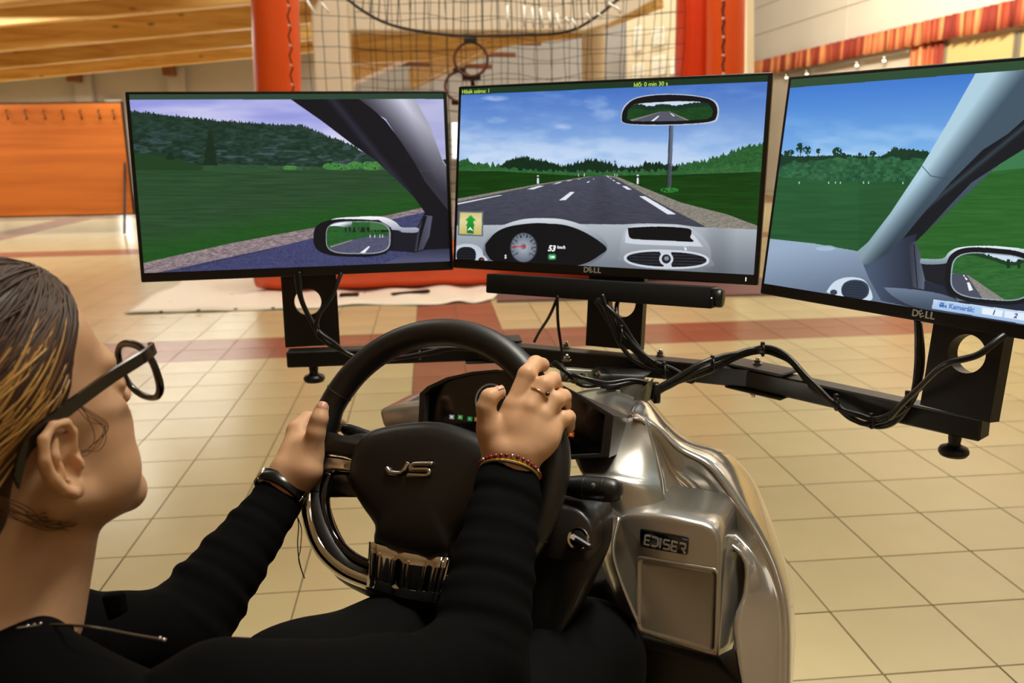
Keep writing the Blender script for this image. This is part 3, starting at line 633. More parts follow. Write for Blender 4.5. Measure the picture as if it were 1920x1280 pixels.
    # rear-view mirror
    c.poly([(990, 300), (992, 250), (1015, 200), (1080, 160), (1200, 142), (1330, 142), (1450, 155), (1520, 175), (1548, 215), (1546, 270), (1520, 302), (1400, 316), (1200, 322), (1040, 316)], (190, 200, 216), sm=5)
    c.poly([(994, 298), (997, 250), (1022, 204), (1080, 166), (1200, 147), (1330, 147), (1450, 160), (1512, 180), (1538, 218), (1536, 268), (1510, 296), (1400, 310), (1200, 316), (1040, 312)], (16, 17, 22), sm=5)
    q = [(1022, 285), (1030, 230), (1060, 200), (1130, 192), (1300, 182), (1430, 184), (1490, 195), (1515, 235), (1510, 268), (1480, 285), (1300, 296), (1060, 297)]
    m = c.inside(q); c.paint(m, lerp3((14, 52, 22), (34, 84, 38), fbm(x/16, y/5, 77))); yt = np.interp(x, [1020, 1080, 1150, 1230, 1300, 1400, 1520], [210, 200, 216, 200, 212, 196, 186])
    c.paint(m & (y < yt), (206, 220, 240)); c.paint(m & (y < yt+22) & (y > yt-8*vnoise(x/6, x*0, 2)), (22, 50, 36))
    c.paint(m & c.inside([(1030, 292), (1215, 242), (1265, 240), (1400, 300), (1030, 300)]), (140, 136, 126)); c.paint(m & c.inside([(1050, 296), (1220, 243), (1260, 241), (1375, 298)]), (86, 88, 104))
    c.paint(m & c.inside([(1158, 298), (1200, 266), (1210, 266), (1176, 298)]), (235, 238, 246)); c.paint(m & c.inside([(1270, 252), (1278, 252), (1298, 268), (1288, 268)]), (235, 238, 246))
    # dashboard
    da = lerp3((112, 120, 130), (176, 184, 192), 1-(y-890)/260)*(1-.22*np.clip((x-1450)/120, 0, 1)*np.clip(1-(x-1500)/150, 0, 1))[..., None]
    c.poly([(30, 892), (330, 888), (420, 860), (520, 852), (640, 856), (750, 884), (1000, 886), (1100, 880), (1300, 884), (1420, 900), (1800, 916), (1800, 1200), (30, 1200)], da)
    c.paint((y > 950) & (x < 60) , (150, 160, 175), .4)
    c.poly([(205, 1000), (250, 930), (330, 885), (430, 856), (540, 850), (650, 856), (760, 886), (860, 940), (912, 1010), (880, 1070), (800, 1120), (700, 1135), (250, 1100)], lerp3((206, 212, 220), (110, 116, 126), (y-860)/170), sm=5)
    c.poly([(213, 1000), (270, 935), (350, 898), (470, 880), (560, 880), (680, 892), (800, 940), (905, 1018), (870, 1060), (780, 1110), (640, 1128), (300, 1105), (225, 1060)], (14, 16, 20), sm=5)
    # tachometer
    c.sup(433, 1018, 78, 86, 2, (52, 58, 68)); m = c.sup(433, 1018, 72, 82, 2, lerp3((176, 184, 196), (98, 106, 120), np.hypot(x-433, y-1018)/80))
    for k in range(15):
        t = math.radians(215-k*250/14); r0 = .82 if k % 2 else .72; c.line((433+72*r0*math.cos(t), 1018-82*r0*math.sin(t)), (433+70*math.cos(t), 1018-80*math.sin(t)), 3, (20, 22, 30))
    c.sup(432, 1012, 17, 18, 2, (120, 126, 138)); c.line((362, 1015), (440, 1011), 5, (214, 40, 44)); c.sup(436, 1012, 9, 9, 2, (196, 46, 50))
    c.sup(596, 1071, 23, 17, 4, (40, 140, 80)); c.sup(602, 1072, 9, 8, 2, (220, 250, 230)); c.paint((np.abs(x-588) < 6) & (np.abs(y-1072) < 8) & (((y-1064) % 5) < 2.5), (220, 250, 230))
    # upper display & vent
    c.poly([(985, 1000), (1010, 925), (1060, 890), (1200, 884), (1340, 890), (1420, 925), (1490, 1000), (1505, 1080), (1480, 1130), (1010, 1100), (985, 1050)], lerp3((190, 196, 204), (122, 128, 138), (y-900)/230), sm=5)
    c.poly([(1012, 990), (1020, 930), (1060, 898), (1200, 892), (1330, 898), (1385, 925), (1450, 1005), (1440, 1012), (1100, 1000)], (206, 212, 222), sm=4)
    c.poly([(1030, 915), (1040, 905), (1200, 898), (1370, 908), (1392, 935), (1385, 960), (1400, 985), (1280, 980), (1100, 972), (1045, 965), (1032, 940)], (12, 14, 18), sm=4)
    c.sup(1250, 1085, 245, 55, 2.3, (206, 212, 222), rot=.03); m = c.sup(1250, 1085, 228, 43, 2.2, (22, 24, 30), rot=.03); c.paint(m & (((y-x*.03) % 17) < 4), (52, 56, 66)); 
    c.poly([(1208, 1040), (1278, 1040), (1270, 1090), (1282, 1134), (1230, 1134), (1238, 1090)], (200, 206, 216)); c.sup(1248, 1083, 40, 38, 2, (206, 212, 222)); c.sup(1248, 1083, 26, 26, 2, (34, 36, 44)); c.sup(1250, 1080, 14, 12, 2, (130, 136, 150))
    c.poly([(1352, 1012), (1352, 1036), (1358, 1030), (1363, 1038), (1366, 1036), (1362, 1028), (1368, 1027)], (236, 240, 248))
    # left vent & arrow sign
    c.sup(110, 1062, 92, 66, 2.2, (190, 198, 212)); c.poly([(60, 1010), (130, 1005), (190, 1050), (222, 1098), (60, 1110)], (196, 204, 218), sm=4); m = c.sup(105, 1062, 56, 48, 2.4, (16, 18, 24)); c.paint(m & ((y % 14) < 3), (44, 48, 58)); c.sup(192, 1088, 17, 14, 2, (30, 26, 30)); c.sup(194, 1086, 6, 5, 2, (150, 60, 60))
    c.poly([(62, 810), (203, 812), (201, 955), (56, 948)], (92, 112, 118)); c.poly([(70, 818), (195, 820), (192, 946), (65, 940)], lerp3((196, 176, 96), (226, 214, 158), 1-np.abs(y-865)/90))
    c.poly([(131, 832), (162, 865), (147, 865), (147, 880), (154, 892), (148, 898), (148, 938), (108, 936), (110, 898), (104, 890), (112, 880), (112, 864), (98, 864)], lerp3((34, 168, 60), (20, 120, 44), (y-832)/100)); c.poly([(128, 900), (146, 924), (127, 915), (110, 922)], (245, 250, 245))
    L = 146-(x-80)*.0440; c.paint(y < L, lerp3((30, 58, 36), (26, 50, 30), x/1800))
def paint_right(c):
    x, y = c.x, c.y; n = fbm(x/200-y/400, y/60, 5, 5)
    c.im[:] = lerp3((58, 118, 206), (120, 176, 232), (y-120+(x-180)*.05)/330)
    hz = np.clip((y-250)/200, 0, 1); a = np.clip((n-.45+hz*.2)*3, 0, 1)*hz*.75; c.im = c.im*(1-a[..., None])+np.array((178, 212, 244))*a[..., None]
    c.poly([(2300, 330), (1340, 240), (1200, 330), (700, 850), (1340, 950), (2300, 950)], (58, 120, 76)); tr = lerp3((14, 58, 38), (66, 130, 84), fbm(x/14, y/10, 3, 4)); dk = lerp3((14, 44, 32), (26, 66, 44), fbm(x/8, y/8, 4))
    c.below([140, 250, 400, 600, 640, 700, 760, 830], [458, 462, 460, 462, 440, 430, 436, 450], dk, 10, 5, 2, lim=x < 860)
    for (tx, ty, tw, th) in ((240, 420, 20, 22), (272, 430, 15, 20), (320, 434, 10, 12), (404, 438, 22, 20), (432, 450, 9, 8), (505, 450, 9, 9), (562, 446, 16, 12), (660, 428, 16, 12), (198, 440, 14, 12), (178, 445, 12, 14), (346, 456, 7, 5)):
        m = c.sup(tx, ty, tw, th, 2, None) & (vnoise(x/5, y/5, 7) > .28); c.paint(m, dk); c.paint((np.abs(x-tx) < 1.6) & (y > ty) & (y < 480), dk)
    c.below([140, 190, 260, 330, 430, 560, 700, 820], [510, 495, 490, 480, 470, 474, 480, 475], tr, 16, 24, 6, lim=x < 860)
    g = lerp3((26, 74, 40), (40, 96, 54), fbm(x/140, y/7, 8)+.2*(x < 500)-.2*(y-560)/300); c.below([100, 240, 500, 700, 1233], [545, 562, 576, 575, 560], g, 6, 8, 8, lim=x < 960)
    c.paint((x > 740) & (y > 560-(x-740)*.1), lerp3((28, 86, 32), (52, 110, 50), fbm(x/110, y/7, 9)))
    for px_ in (235, 366, 396, 418, 521, 543, 696, 1015): c.paint((np.abs(x-px_) < 2.5) & (y > 570) & (y < 580), (190, 200, 190))
    # dashboard
    c.poly([(60, 815), (100, 824), (300, 845), (490, 878), (560, 920), (700, 960), (1300, 1100), (1300, 1300), (0, 1300)], lerp3((152, 174, 198), (98, 114, 138), (y-830)/240+(x-400)/1400))
    c.sup(350, 866, 48, 13, 2, (150, 172, 196)); c.sup(350, 868, 42, 9, 2, (166, 188, 210))
    # pillar
    d1 = (x-(490+(880-y)*.69))/(130+(880-y)*.10); d1 = np.clip(d1, 0, 1)
    pg = lerp3((176, 208, 224), (62, 82, 98), np.clip((d1-.35)*1.5, 0, 1)); lo = np.clip((y-560)/380, 0, 1)[..., None]; pg = pg*(1-.28*lo)
    c.poly([(1035, 60), (1035, -80), (1640, -80), (1500, 120), (1340, 300), (1050, 560), (900, 700), (760, 830), (560, 990), (520, 940), (490, 882), (540, 840), (640, 710), (780, 500), (900, 300)], pg)
    c.line((782, 502), (820, 545), 3, (60, 74, 84)); c.line((820, 545), (905, 560), 3, (60, 74, 84))
    blk = lerp3((16, 24, 32), (50, 64, 74), np.clip(1-np.abs((x-(1233-(y-330)*1.22)))/26, 0, 1))
    c.poly([(1500, 60), (1600, -80), (1800, -80), (1560, 130), (1340, 330), (1235, 425), (1130, 490), (1000, 575), (900, 680), (800, 790), (750, 840), (690, 830), (780, 720), (910, 570), (1050, 430), (1160, 360), (1340, 200)], blk)
    c.poly([(560, 930), (640, 880), (700, 820), (760, 800), (750, 835), (775, 900), (790, 1010), (900, 1040), (940, 1100), (1300, 1110), (1300, 1250), (600, 1100), (545, 1000), (520, 940)], lerp3((72, 88, 112), (34, 42, 58), (x-540)/220))
    c.poly([(722, 850), (752, 833), (775, 900), (792, 1000), (790, 1050), (740, 1040), (730, 950)], lerp3((44, 50, 64), (92, 102, 120), (x-720)/70)); c.line((745, 850), (760, 1040), 3, (10, 14, 20))
    c.poly([(610, 1040), (700, 1045), (820, 1060), (900, 1080), (950, 1110), (950, 1160), (760, 1130), (660, 1085)], lerp3((110, 128, 150), (60, 72, 92), (y-1040)/100), sm=4)
    # vent
    c.poly([(355, 1060), (390, 1015), (450, 995), (520, 1005), (556, 1060), (548, 1100), (430, 1090)], (204, 220, 234), sm=4); m = c.sup(484, 1052, 62, 46, 2.2, (58, 70, 88)); m = c.sup(482, 1054, 56, 42, 2.2, (44, 56, 74)); c.paint(m & (((y-x*.1) % 11) < 3), (32, 40, 54)); c.sup(388, 1062, 16, 12, 2, (54, 64, 80))
    # mirror
    c.poly([(778, 935), (870, 935), (905, 900), (930, 900), (930, 1080), (900, 1080), (880, 1035), (795, 1010)], (22, 28, 38))
    c.poly([(775, 912), (870, 912), (905, 880), (960, 860), (1100, 856), (1260, 872), (1300, 880), (1300, 900), (1100, 880), (980, 882), (920, 910), (880, 935), (780, 936)], lerp3((232, 244, 250), (120, 140, 150), (y-856)/80), sm=4)
    c.sup(1090, 990, 205, 124, 3.2, (16, 20, 28), rot=.08); c.sup(1090, 992, 182, 104, 3.4, (150, 170, 180), rot=.08); m = c.sup(1090, 992, 176, 99, 3.4, None, rot=.08)
    c.paint(m, lerp3((28, 84, 36), (60, 118, 60), fbm(x/30, y/7, 12))); yt = np.interp(x, [900, 1010, 1090, 1160, 1200, 1260], [880, 884, 905, 930, 928, 908])
    c.paint(m & (y < yt), (206, 222, 240)); c.paint(m & (y > yt-8*vnoise(x/5, x*0, 4)) & (y < yt+14), (24, 60, 34)); 
    for tx in (1165, 1212): c.paint(m & (np.abs(x-tx) < 7) & (y > 915) & (y < 955), (18, 50, 30))
    c.paint(m & c.inside([(910, 975), (985, 985), (1170, 1110), (1020, 1120), (1000, 1090), (915, 1030)]), lerp3((110, 108, 104), (160, 156, 150), fbm(x/6, y/4, 13)))
    c.paint(m & c.inside([(905, 978), (975, 980), (1040, 1075), (1060, 1110), (900, 1110)]), (74, 80, 96)); 
    for q in ([(980, 1018), (992, 1018), (1008, 1052), (990, 1056)], [(970, 996), (978, 996), (984, 1006), (976, 1008)], [(963, 984), (968, 984), (973, 992), (967, 993)]): c.paint(m & c.inside(q), (240, 244, 250))
    # camera bar
    c.poly([(832, 1093), (1300, 1155), (1300, 1215), (824, 1134)], lerp3((196, 218, 242), (150, 182, 222), (y-1093-(x-832)*.14)/60))
    c.poly([(850, 1102), (1040, 1127), (1036, 1158), (846, 1130)], (172, 202, 236)); c.poly([(1050, 1130), (1140, 1143), (1137, 1172), (1046, 1158)], (232, 242, 252)); c.poly([(1150, 1144), (1290, 1164), (1290, 1195), (1145, 1173)], (226, 238, 250))
    c.poly([(858, 1114), (880, 1117), (878, 1130), (857, 1127)], (70, 110, 180)); c.poly([(882, 1122), (890, 1117), (889, 1133), (881, 1128)], (70, 110, 180)); c.sup(866, 1110, 5, 4, 2, (70, 110, 180)); c.sup(875, 1112, 5, 4, 2, (70, 110, 180))
    c.paint(y < 154-(x-190)*.078, (44, 76, 52))

MW, MH = .543, .3205; AW, AH, AZ = .5295, .2993, .0056
def monitor(lab, cen, yaw, tilt, roll, paintf, ox, oy, k, gain=1.0, haze=0.0, brand=True):
    fr = Frame(cen, yaw, tilt, roll); e = empty('monitor', fr.w(0, .03, -MH/2), lab, 'monitor', 'three computer screens of the driving simulator')
    hs = box_bm(MW, .012, MH, .0035, 3, fr.M @ Matrix.Translation((0, .006, 0)))
    h = obj('bezel', hs, black_plastic, e); sharp(h)
    bk = box_bm(MW*.72, .035, MH*.62, .012, 3, fr.M @ Matrix.Translation((0, .029, 0)))
    sharp(obj('rear_housing', bk, black_plastic, e))
    c = Canvas(fr, AW, AH, AZ, ox, oy, k); paintf(c)
    im = bpy.data.images.new('screen_picture', c.W, c.H, alpha=False); a = np.ones((c.H, c.W, 4), np.float32); a[..., :3] = np.clip(c.im/255, 0, 1); im.pixels.foreach_set(a.ravel()); im.update(); im.pack()
    m = bpy.data.materials.new('lit screen'); m.use_nodes = True; nt = m.node_tree; b = nt.nodes['Principled BSDF']; t = nt.nodes.new('ShaderNodeTexImage'); t.image = im; t.extension = 'EXTEND'
    b.inputs['Base Color'].default_value = (.004, .004, .005, 1); b.inputs['Roughness'].default_value = .38; b.inputs['Specular IOR Level'].default_value = .35+haze
    nt.links.new(t.outputs['Color'], b.inputs['Emission Color']); b.inputs['Emission Strength'].default_value = gain
    bm = bmesh.new(); uv = bm.loops.layers.uv.new('UVMap'); vs = [bm.verts.new(fr.w(sx*AW/2, -.0006, AZ+sz*AH/2)) for sx, sz in ((-1, -1), (1, -1), (1, 1), (-1, 1))]; f = bm.faces.new(vs)
    for l, q in zip(f.loops, ((0, 0), (1, 0), (1, 1), (0, 1))): l[uv].uv = q
    s = obj('screen', bm, m, e, smooth=False)
    logo = mat('silver print', (205, 202, 192), .4, 0)
    z = -MH/2+.0095; S = .0125
    for ch, xx, rz in () if not brand else (("D", -.0125, 0), ('E', -.0045, 28), ('L', .0040, 0), ('L', .0110, 0)):
        o = text_obj('logo', ch, S, fr.M @ Matrix.Translation((xx, -.0004, z)) @ Matrix.Rotation(math.radians(-rz), 4, 'Y'), logo, e, .0003, bold=.0003)
    return e, s, fr
white_text = mat('white screen text', (235, 240, 245), .5, emit=(235, 240, 245), estr=1)
lime_text = mat('lime screen text', (190, 226, 90), .5, emit=(190, 226, 90), estr=.9)
blue_text = mat('blue screen text', (90, 120, 190), .5, emit=(90, 120, 190), estr=.9)
blue_text2 = mat('dark blue screen text', (60, 80, 130), .5, emit=(60, 80, 130), estr=.9)
MON = {}
MON['l'] = monitor('left screen of three, showing a green hillside and a wing mirror', (-.2312, 1.6104, 1.2297), 6.0, -5.3, .24, paint_left, 230, 160, 3.0, brand=False)
MON['m'] = monitor('middle screen of three, showing the road ahead and a dashboard', (.2781, 1.4711, 1.2352), -31.8, -7.1, .08, paint_mid, 840, 130, 3.0484)
MON['r'] = monitor('right screen of three, cut by the picture edge, showing a windscreen pillar', (.6354, 1.0593, 1.2262), -63.0, -7.15, -.07, paint_right, 1400, 100, 2.3712, haze=.3)
def screen_text(key, body, px, py, hpx, m, shear=0, bold=0, align='CENTER', sx=1.0, spacing=1.0, oxy=None):
    e, s, fr = MON[key]; q = fr.loc(px, py, -.0008); d = w2p(fr.w(*q))[2]
    return text_obj('screen_text', body, hpx*d/F_PX*1.38, fr.M @ Matrix.Translation(q), m, s, .0001, align, shear, bold, spacing, sx)
screen_text('m', 'Hibák száma: 1', 866, 172.5, 7.5, lime_text, align='LEFT', sx=.95)
screen_text('m', 'Idő: 0 min 30 s', 1220, 158, 8, lime_text)
screen_text('m', '53', 1034, 466, 11, white_text, shear=.25, bold=.0004)
screen_text('m', 'km/h', 1052, 463.6, 6, white_text, shear=.25, bold=.0001)
screen_text('m', '5', 948, 481.5, 7, white_text, bold=.0002)
for ch, px, py in (('0', 970, 475), ('1', 965.5, 463), ('2', 969, 452), ('3', 977, 444), ('4', 988, 443.5), ('5', 995.5, 452.5), ('6', 997.5, 465.5), ('7', 993, 477)): screen_text('m', ch, px, py, 5, mat('dial figure', (30, 32, 44), .5), bold=.0001)
screen_text('r', 'Kamerák:', 1803, 577.5, 9.5, blue_text, bold=.0003)
screen_text('r', '1', 1863, 586, 9, blue_text2, shear=.2, bold=.0003)
screen_text('r', '2', 1904, 592, 9, blue_text2, shear=.2, bold=.0003)
e, s, fr = MON['m']; q = fr.loc(1398.5, 523.5, 0)
obj('power_light', box_bm(.0014, .0012, .006, 0, 1, fr.M @ Matrix.Translation(q)), white_text, e)
# interior mirror drawn on the middle screen is part of the picture
# ================================================================== monitor frame
ZB = .9216
bA, bB, bC, bD = Vector((-.268, 1.604, ZB)), Vector((.085, 1.602, ZB)), Vector((.505, 1.348, ZB)), Vector((.718, 1.052, ZB))
fr_root = empty('monitor_stand', (.31, 1.466, ZB), 'black steel crossbar stand with three upright plates carrying the screens', 'stand')
def cbar(a, b_, w_, h, z=0): return sharp(obj('arm', bar_bm(a+Vector((0, 0, z)), b_+Vector((0, 0, z)), w_, h, .0025), black_metal, fr_root))
cb_ = cbar(bB+(bB-bC).normalized()*.03, bC+(bC-bB).normalized()*.03, .034, .032); cb_.name = 'crossbar'
cbar(bA, bB+(bB-bA).normalized()*.06, .032, .030, -.0335+.031); cbar(bC-(bD-bC).normalized()*.05, bD, .032, .031, -.001)
for p, dirn in ((bC, (bD-bC).normalized()), (bB, (bB-bA).normalized())):        # clamp plates at the joints
    for s in (1, -1):
        sharp(obj('joint_plate', bar_bm(p-dirn*.03+Vector((0, 0, s*.0185)), p+dirn*.075+Vector((0, 0, s*.0185)), .05, .005, .002), black_metal, fr_root))
def plate(key, pxs, yoff, ztop, hole_px, th=.02):
    fr = MON[key][2]; L = [fr.loc(*p, yoff) for p in pxs]; x0 = (L[0].x+L[3].x)/2; x1 = (L[1].x+L[2].x)/2; z0 = (L[2].z+L[3].z)/2
    h = fr.loc(*hole_px, yoff); r = .0245; n = 32; b = bmesh.new(); cx, cz = h.x, h.z
    def outer(t):
        c, s = math.cos(t), math.sin(t); k = min(((x1-cx) if c > 0 else (cx-x0))/max(abs(c), 1e-6), ((ztop-cz) if s > 0 else (cz-z0))/max(abs(s), 1e-6)); return cx+c*k, cz+s*k
    ts = sorted([2*math.pi*i/n for i in range(n)]+[math.atan2(zz_-cz, xx_-cx) % (2*math.pi) for xx_ in (x0, x1) for zz_ in (z0, ztop)])
    R = {}
    for yy in (yoff, yoff+th):
        R[yy] = ([b.verts.new(fr.w(cx+r*math.cos(t), yy, cz+r*math.sin(t))) for t in ts], [b.verts.new(fr.w(outer(t)[0], yy, outer(t)[1])) for t in ts])
    m = len(ts)
    for i in range(m):
        j = (i+1) % m
        for yy in R: b.faces.new((R[yy][0][i], R[yy][0][j], R[yy][1][j], R[yy][1][i]))
        for q in (0, 1): b.faces.new((R[yoff][q][i], R[yoff][q][j], R[yoff+th][q][j], R[yoff+th][q][i]))
    bmesh.ops.recalc_face_normals(b, faces=b.faces)
    o = sharp(obj('upright_plate', b, black_metal, fr_root)); return o
plate('l', [(527, 525), (632, 520), (636, 645), (535, 652)], .05, .02, (577, 566))
plate('m', [(1100, 560), (1205, 566), (1202, 655), (1100, 650)], .05, .02, (1166, 568))
plate('r', [(1745, 600), (1880, 630), (1860, 788), (1730, 765)], .03, .02, (1812, 663), .022)
for k in 'lmr':
    fr = MON[k][2]; x = fr.loc(*{'l': (580, 560), 'm': (1152, 560), 'r': (1812, 640)}[k], .05).x
    obj('mount_block', box_bm(.1, .03, .1, .004, 1, fr.M @ Matrix.Translation((x*.6, .062, -.02))), black_metal, fr_root, smooth=False)
def knob(px, py, d):
    top = P(px, py, d); M = Matrix.Translation(top)
    o = obj('knob', lathe_bm([(.008, 0), (.0085, -.012), (.0075, -.017), (.010, -.020), (.0175, -.022), (.0195, -.026), (.0195, -.0285), (.017, -.032), (.008, -.034)][::-1], M, 28), black_plastic, fr_root); return sharp(o, 50)
def on_bar(px, py, z=ZB-.016): return on_z(px, py, z)
for px, py, a, b_ in ((590, 678, bA, bB), (1789, 812, bC, bD)):
    p = on_bar(px, py); u = (b_-a).normalized(); t = (p-a).dot(u); q = a+u*t; q.z = ZB-.014; d = w2p(q)[2]
    M = Matrix.Translation(q); o = obj('knob', lathe_bm([(.008, -.036), (.017, -.034), (.0195, -.030), (.0195, -.027), (.0175, -.023), (.010, -.020), (.0075, -.017), (.0085, -.010), (.0085, 0)], M, 28), black_plastic, fr_root); sharp(o, 50)
def bolt(p, s=1, up=1):
    b = lathe_bm([(.0075*s, 0), (.0075*s, .0015*s)], None, 16); lathe_bm([(.0055*s, .0015*s), (.0058*s, .0065*s)], None, 6, b); lathe_bm([(.003*s, .0065*s), (.003*s, .0105*s), (.002*s, .0112*s)], None, 10, b)
    M = Matrix.Translation(p) @ Matrix.Diagonal((1, 1, up, 1)); bmesh.ops.transform(b, matrix=M, verts=b.verts)
    return obj('bolt', b, steel, fr_root, smooth=False)
for px, py, up, z in ((1062, 651, 1, .0165), (1238, 666, 1, .0165), (1420, 682, 1, .0215), (1413, 732, -1, -.0215), (915, 668, -1, -.0215), (1063, 676, 1, -.008)):
    p = on_z(px, py, ZB+z); 
    if z == -.008: p = on_z(px, py, ZB+.016)
    bolt(p, 1, up)

# ---- sound bar under the middle screen
fr = MON['m'][2]; sbz = -.183; sb = empty('sound_bar', fr.w(0, 0, sbz), 'long black speaker bar hanging under the middle screen', 'speaker')
x0 = fr.loc(911, 530, -.012).x; x1 = fr.loc(1336, 555, -.012).x; zc = (fr.loc(1120, 527, -.012).z+fr.loc(1120, 562, -.012).z)/2
cloth = mat('black speaker cloth', (14, 14, 14), .85, bump=(2500, .4, .0005))
sharp(obj('body', box_bm(x1-x0, .04, .034, .003, 2, fr.M @ Matrix.Translation(((x0+x1)/2, .008, zc))), cloth, sb))
kn = obj('volume_knob', lathe_bm([(.0145, 0), (.0155, .003), (.0155, .010), (.0135, .0125)], fr.M @ Matrix.Translation((x1+.0005, .006, zc)) @ Matrix.Rotation(math.pi/2, 4, 'Y'), 24), black_plastic, sb)
sharp(obj('end_cap', box_bm(.006, .038, .032, .002, 1, fr.M @ Matrix.Translation((x1-.001, .006, zc))), black_plastic, sb))
obj('indicator', box_bm(.0016, .0012, .0016, 0, 1, fr.M @ Matrix.Translation((x1-.001, -.0135, zc))), white_text, sb)

# ---- cables
def cable(lab, pts, r=.0038, offs=((0, 0, 0),), group='black cables on the monitor stand'):
    o = None; base = catmull([P(*p) for p in pts], 8); b = bmesh.new()
    for k, of in enumerate(offs):
        ph = k*1.7; path = [p+Vector(of)*(.55+.45*math.sin(i*.22+ph))+Vector((0, 0, .0015*math.sin(i*.4+ph))) for i, p in enumerate(base)]
        tube_bm(path, r, 8, bm=b)
        if k == 0: first = path
    o = obj('cable', b, black_rubber); tag(o, lab, 'cable', group); return o
def tie_ring(parent, px, py, d, r=.008, tail=True):
    c = P(px, py, d); b = tube_bm([c+CU*r*math.cos(t)+CD*r*math.sin(t) for t in np.linspace(0, 2*math.pi, 15)[:-1]], .0017, 6, closed=True)
    if tail: box_bm(.006, .006, .007, .001, 1, Matrix.Translation(c+CU*(r+.002)), b)
    return obj('cable_tie', b, black_plastic, parent)
c = cable('pair of cables dropping in front of the left upright plate', [(555, 515, 1.56), (562, 555, 1.56), (582, 600, 1.565), (598, 628, 1.565), (625, 650, 1.57), (665, 668, 1.57), (720, 676, 1.57), (790, 664, 1.575), (840, 655, 1.58), (900, 654, 1.58)], offs=((0, 0, 0), (.006, -.003, .004)))
tie_ring(c, 596, 625, 1.562); tie_ring(c, 787, 665, 1.572)
cable('single cable crossing the hole of the left upright plate', [(640, 512, 1.575), (627, 545, 1.565), (603, 582, 1.56), (594, 605, 1.56), (595, 628, 1.56)])
cable('thin cable from the speaker bar down to the crossbar, left one', [(1047, 555, 1.48), (1036, 580, 1.49), (1018, 612, 1.53), (1002, 640, 1.57)], .0026)
cable('thin cable from the speaker bar down past the crossbar, right one', [(1045, 555, 1.48), (1046, 600, 1.49), (1051, 640, 1.50), (1056, 676, 1.5)], .0026)
c = cable('cable bundle crossing the middle upright plate diagonally', [(1120, 560, 1.45), (1142, 600, 1.44), (1170, 640, 1.44), (1215, 680, 1.43), (1260, 702, 1.43), (1302, 714, 1.42)], offs=((0, 0, 0), (.007, -.004, .006), (-.006, 0, -.007), (.012, -.006, .010)))
tie_ring(c, 1165, 628, 1.43, .011); tie_ring(c, 1245, 697, 1.42, .011)
cable('cable through the hole of the middle upright plate', [(1160, 562, 1.5), (1156, 580, 1.46), (1162, 610, 1.44), (1190, 648, 1.43), (1230, 680, 1.42)])
c = cable('long wavy cable bundle hanging along the right arm of the stand', [(1180, 752, 1.42), (1225, 735, 1.40), (1270, 716, 1.40), (1320, 690, 1.40), (1380, 664, 1.41), (1430, 656, 1.41), (1480, 676, 1.37), (1520, 718, 1.33), (1562, 755, 1.29), (1600, 784, 1.265), (1638, 794, 1.25), (1680, 776, 1.22), (1712, 745, 1.19), (1724, 700, 1.17), (1724, 650, 1.16), (1720, 598, 1.15)], .0042, offs=((0, 0, 0), (.006, .004, -.008), (-.004, .0, .009)))
for px, py, d, r in ((1430, 657, 1.405, .0085), (1336, 684, 1.40, .010), (1568, 757, 1.285, .009), (1634, 792, 1.25, .008), (1702, 752, 1.19, .009)): tie_ring(c, px, py, d, r)
obj('hook_tape', box_bm(.012, .016, .032, .002, 1, Matrix.Translation(P(1230, 736, 1.395))), black_rubber, c)
cable('cable from the right bundle up through the hole of the right plate', [(1668, 784, 1.21), (1712, 738, 1.15), (1760, 692, 1.08), (1810, 672, 1.045), (1850, 655, 1.03), (1884, 628, 1.03)], .0042)
cable('cable lying on the console bracket behind the instrument housing', [(1040, 678, 1.42), (1060, 695, 1.40), (1090, 708, 1.39), (1130, 716, 1.39), (1180, 712, 1.40), (1230, 722, 1.40)], .003, offs=((0, 0, 0), (.01, 0, -.006), (-.01, .01, -.01)))

# ================================================================== driving simulator console
wf = Frame((-.014, 1.018, .923), -30, -26)
F = Vector((.5, .866, 0)); Rr = Vector((.866, -.5, 0)); Zv = Vector((0, 0, 1))
silver = mat('silver satin lacquer', (182, 178, 170), .28, .85, coat=.5)
silver_gloss = mat('glossy silver lacquer', (196, 192, 184), .15, .85, coat=1.0)
brown_plastic = mat('dark brown plastic', (38, 32, 28), .35)
gloss_black = mat('gloss black panel', (8, 8, 9), .08, coat=.6)
sim = empty('driving_simulator', (wf.c.x+.1, wf.c.y+.1, 0), 'silver and black driving simulator console with instrument housing and storage tray', 'simulator')
def S(*rows, nu=5, nv=5, name='body_panel', m=silver, th=.004):
    o = obj(name, grid_bm([[P(*p) for p in r] for r in rows], nu, nv), m, sim); s = o.modifiers.new('s', 'SOLIDIFY'); s.thickness = th; s.offset = 0; return o
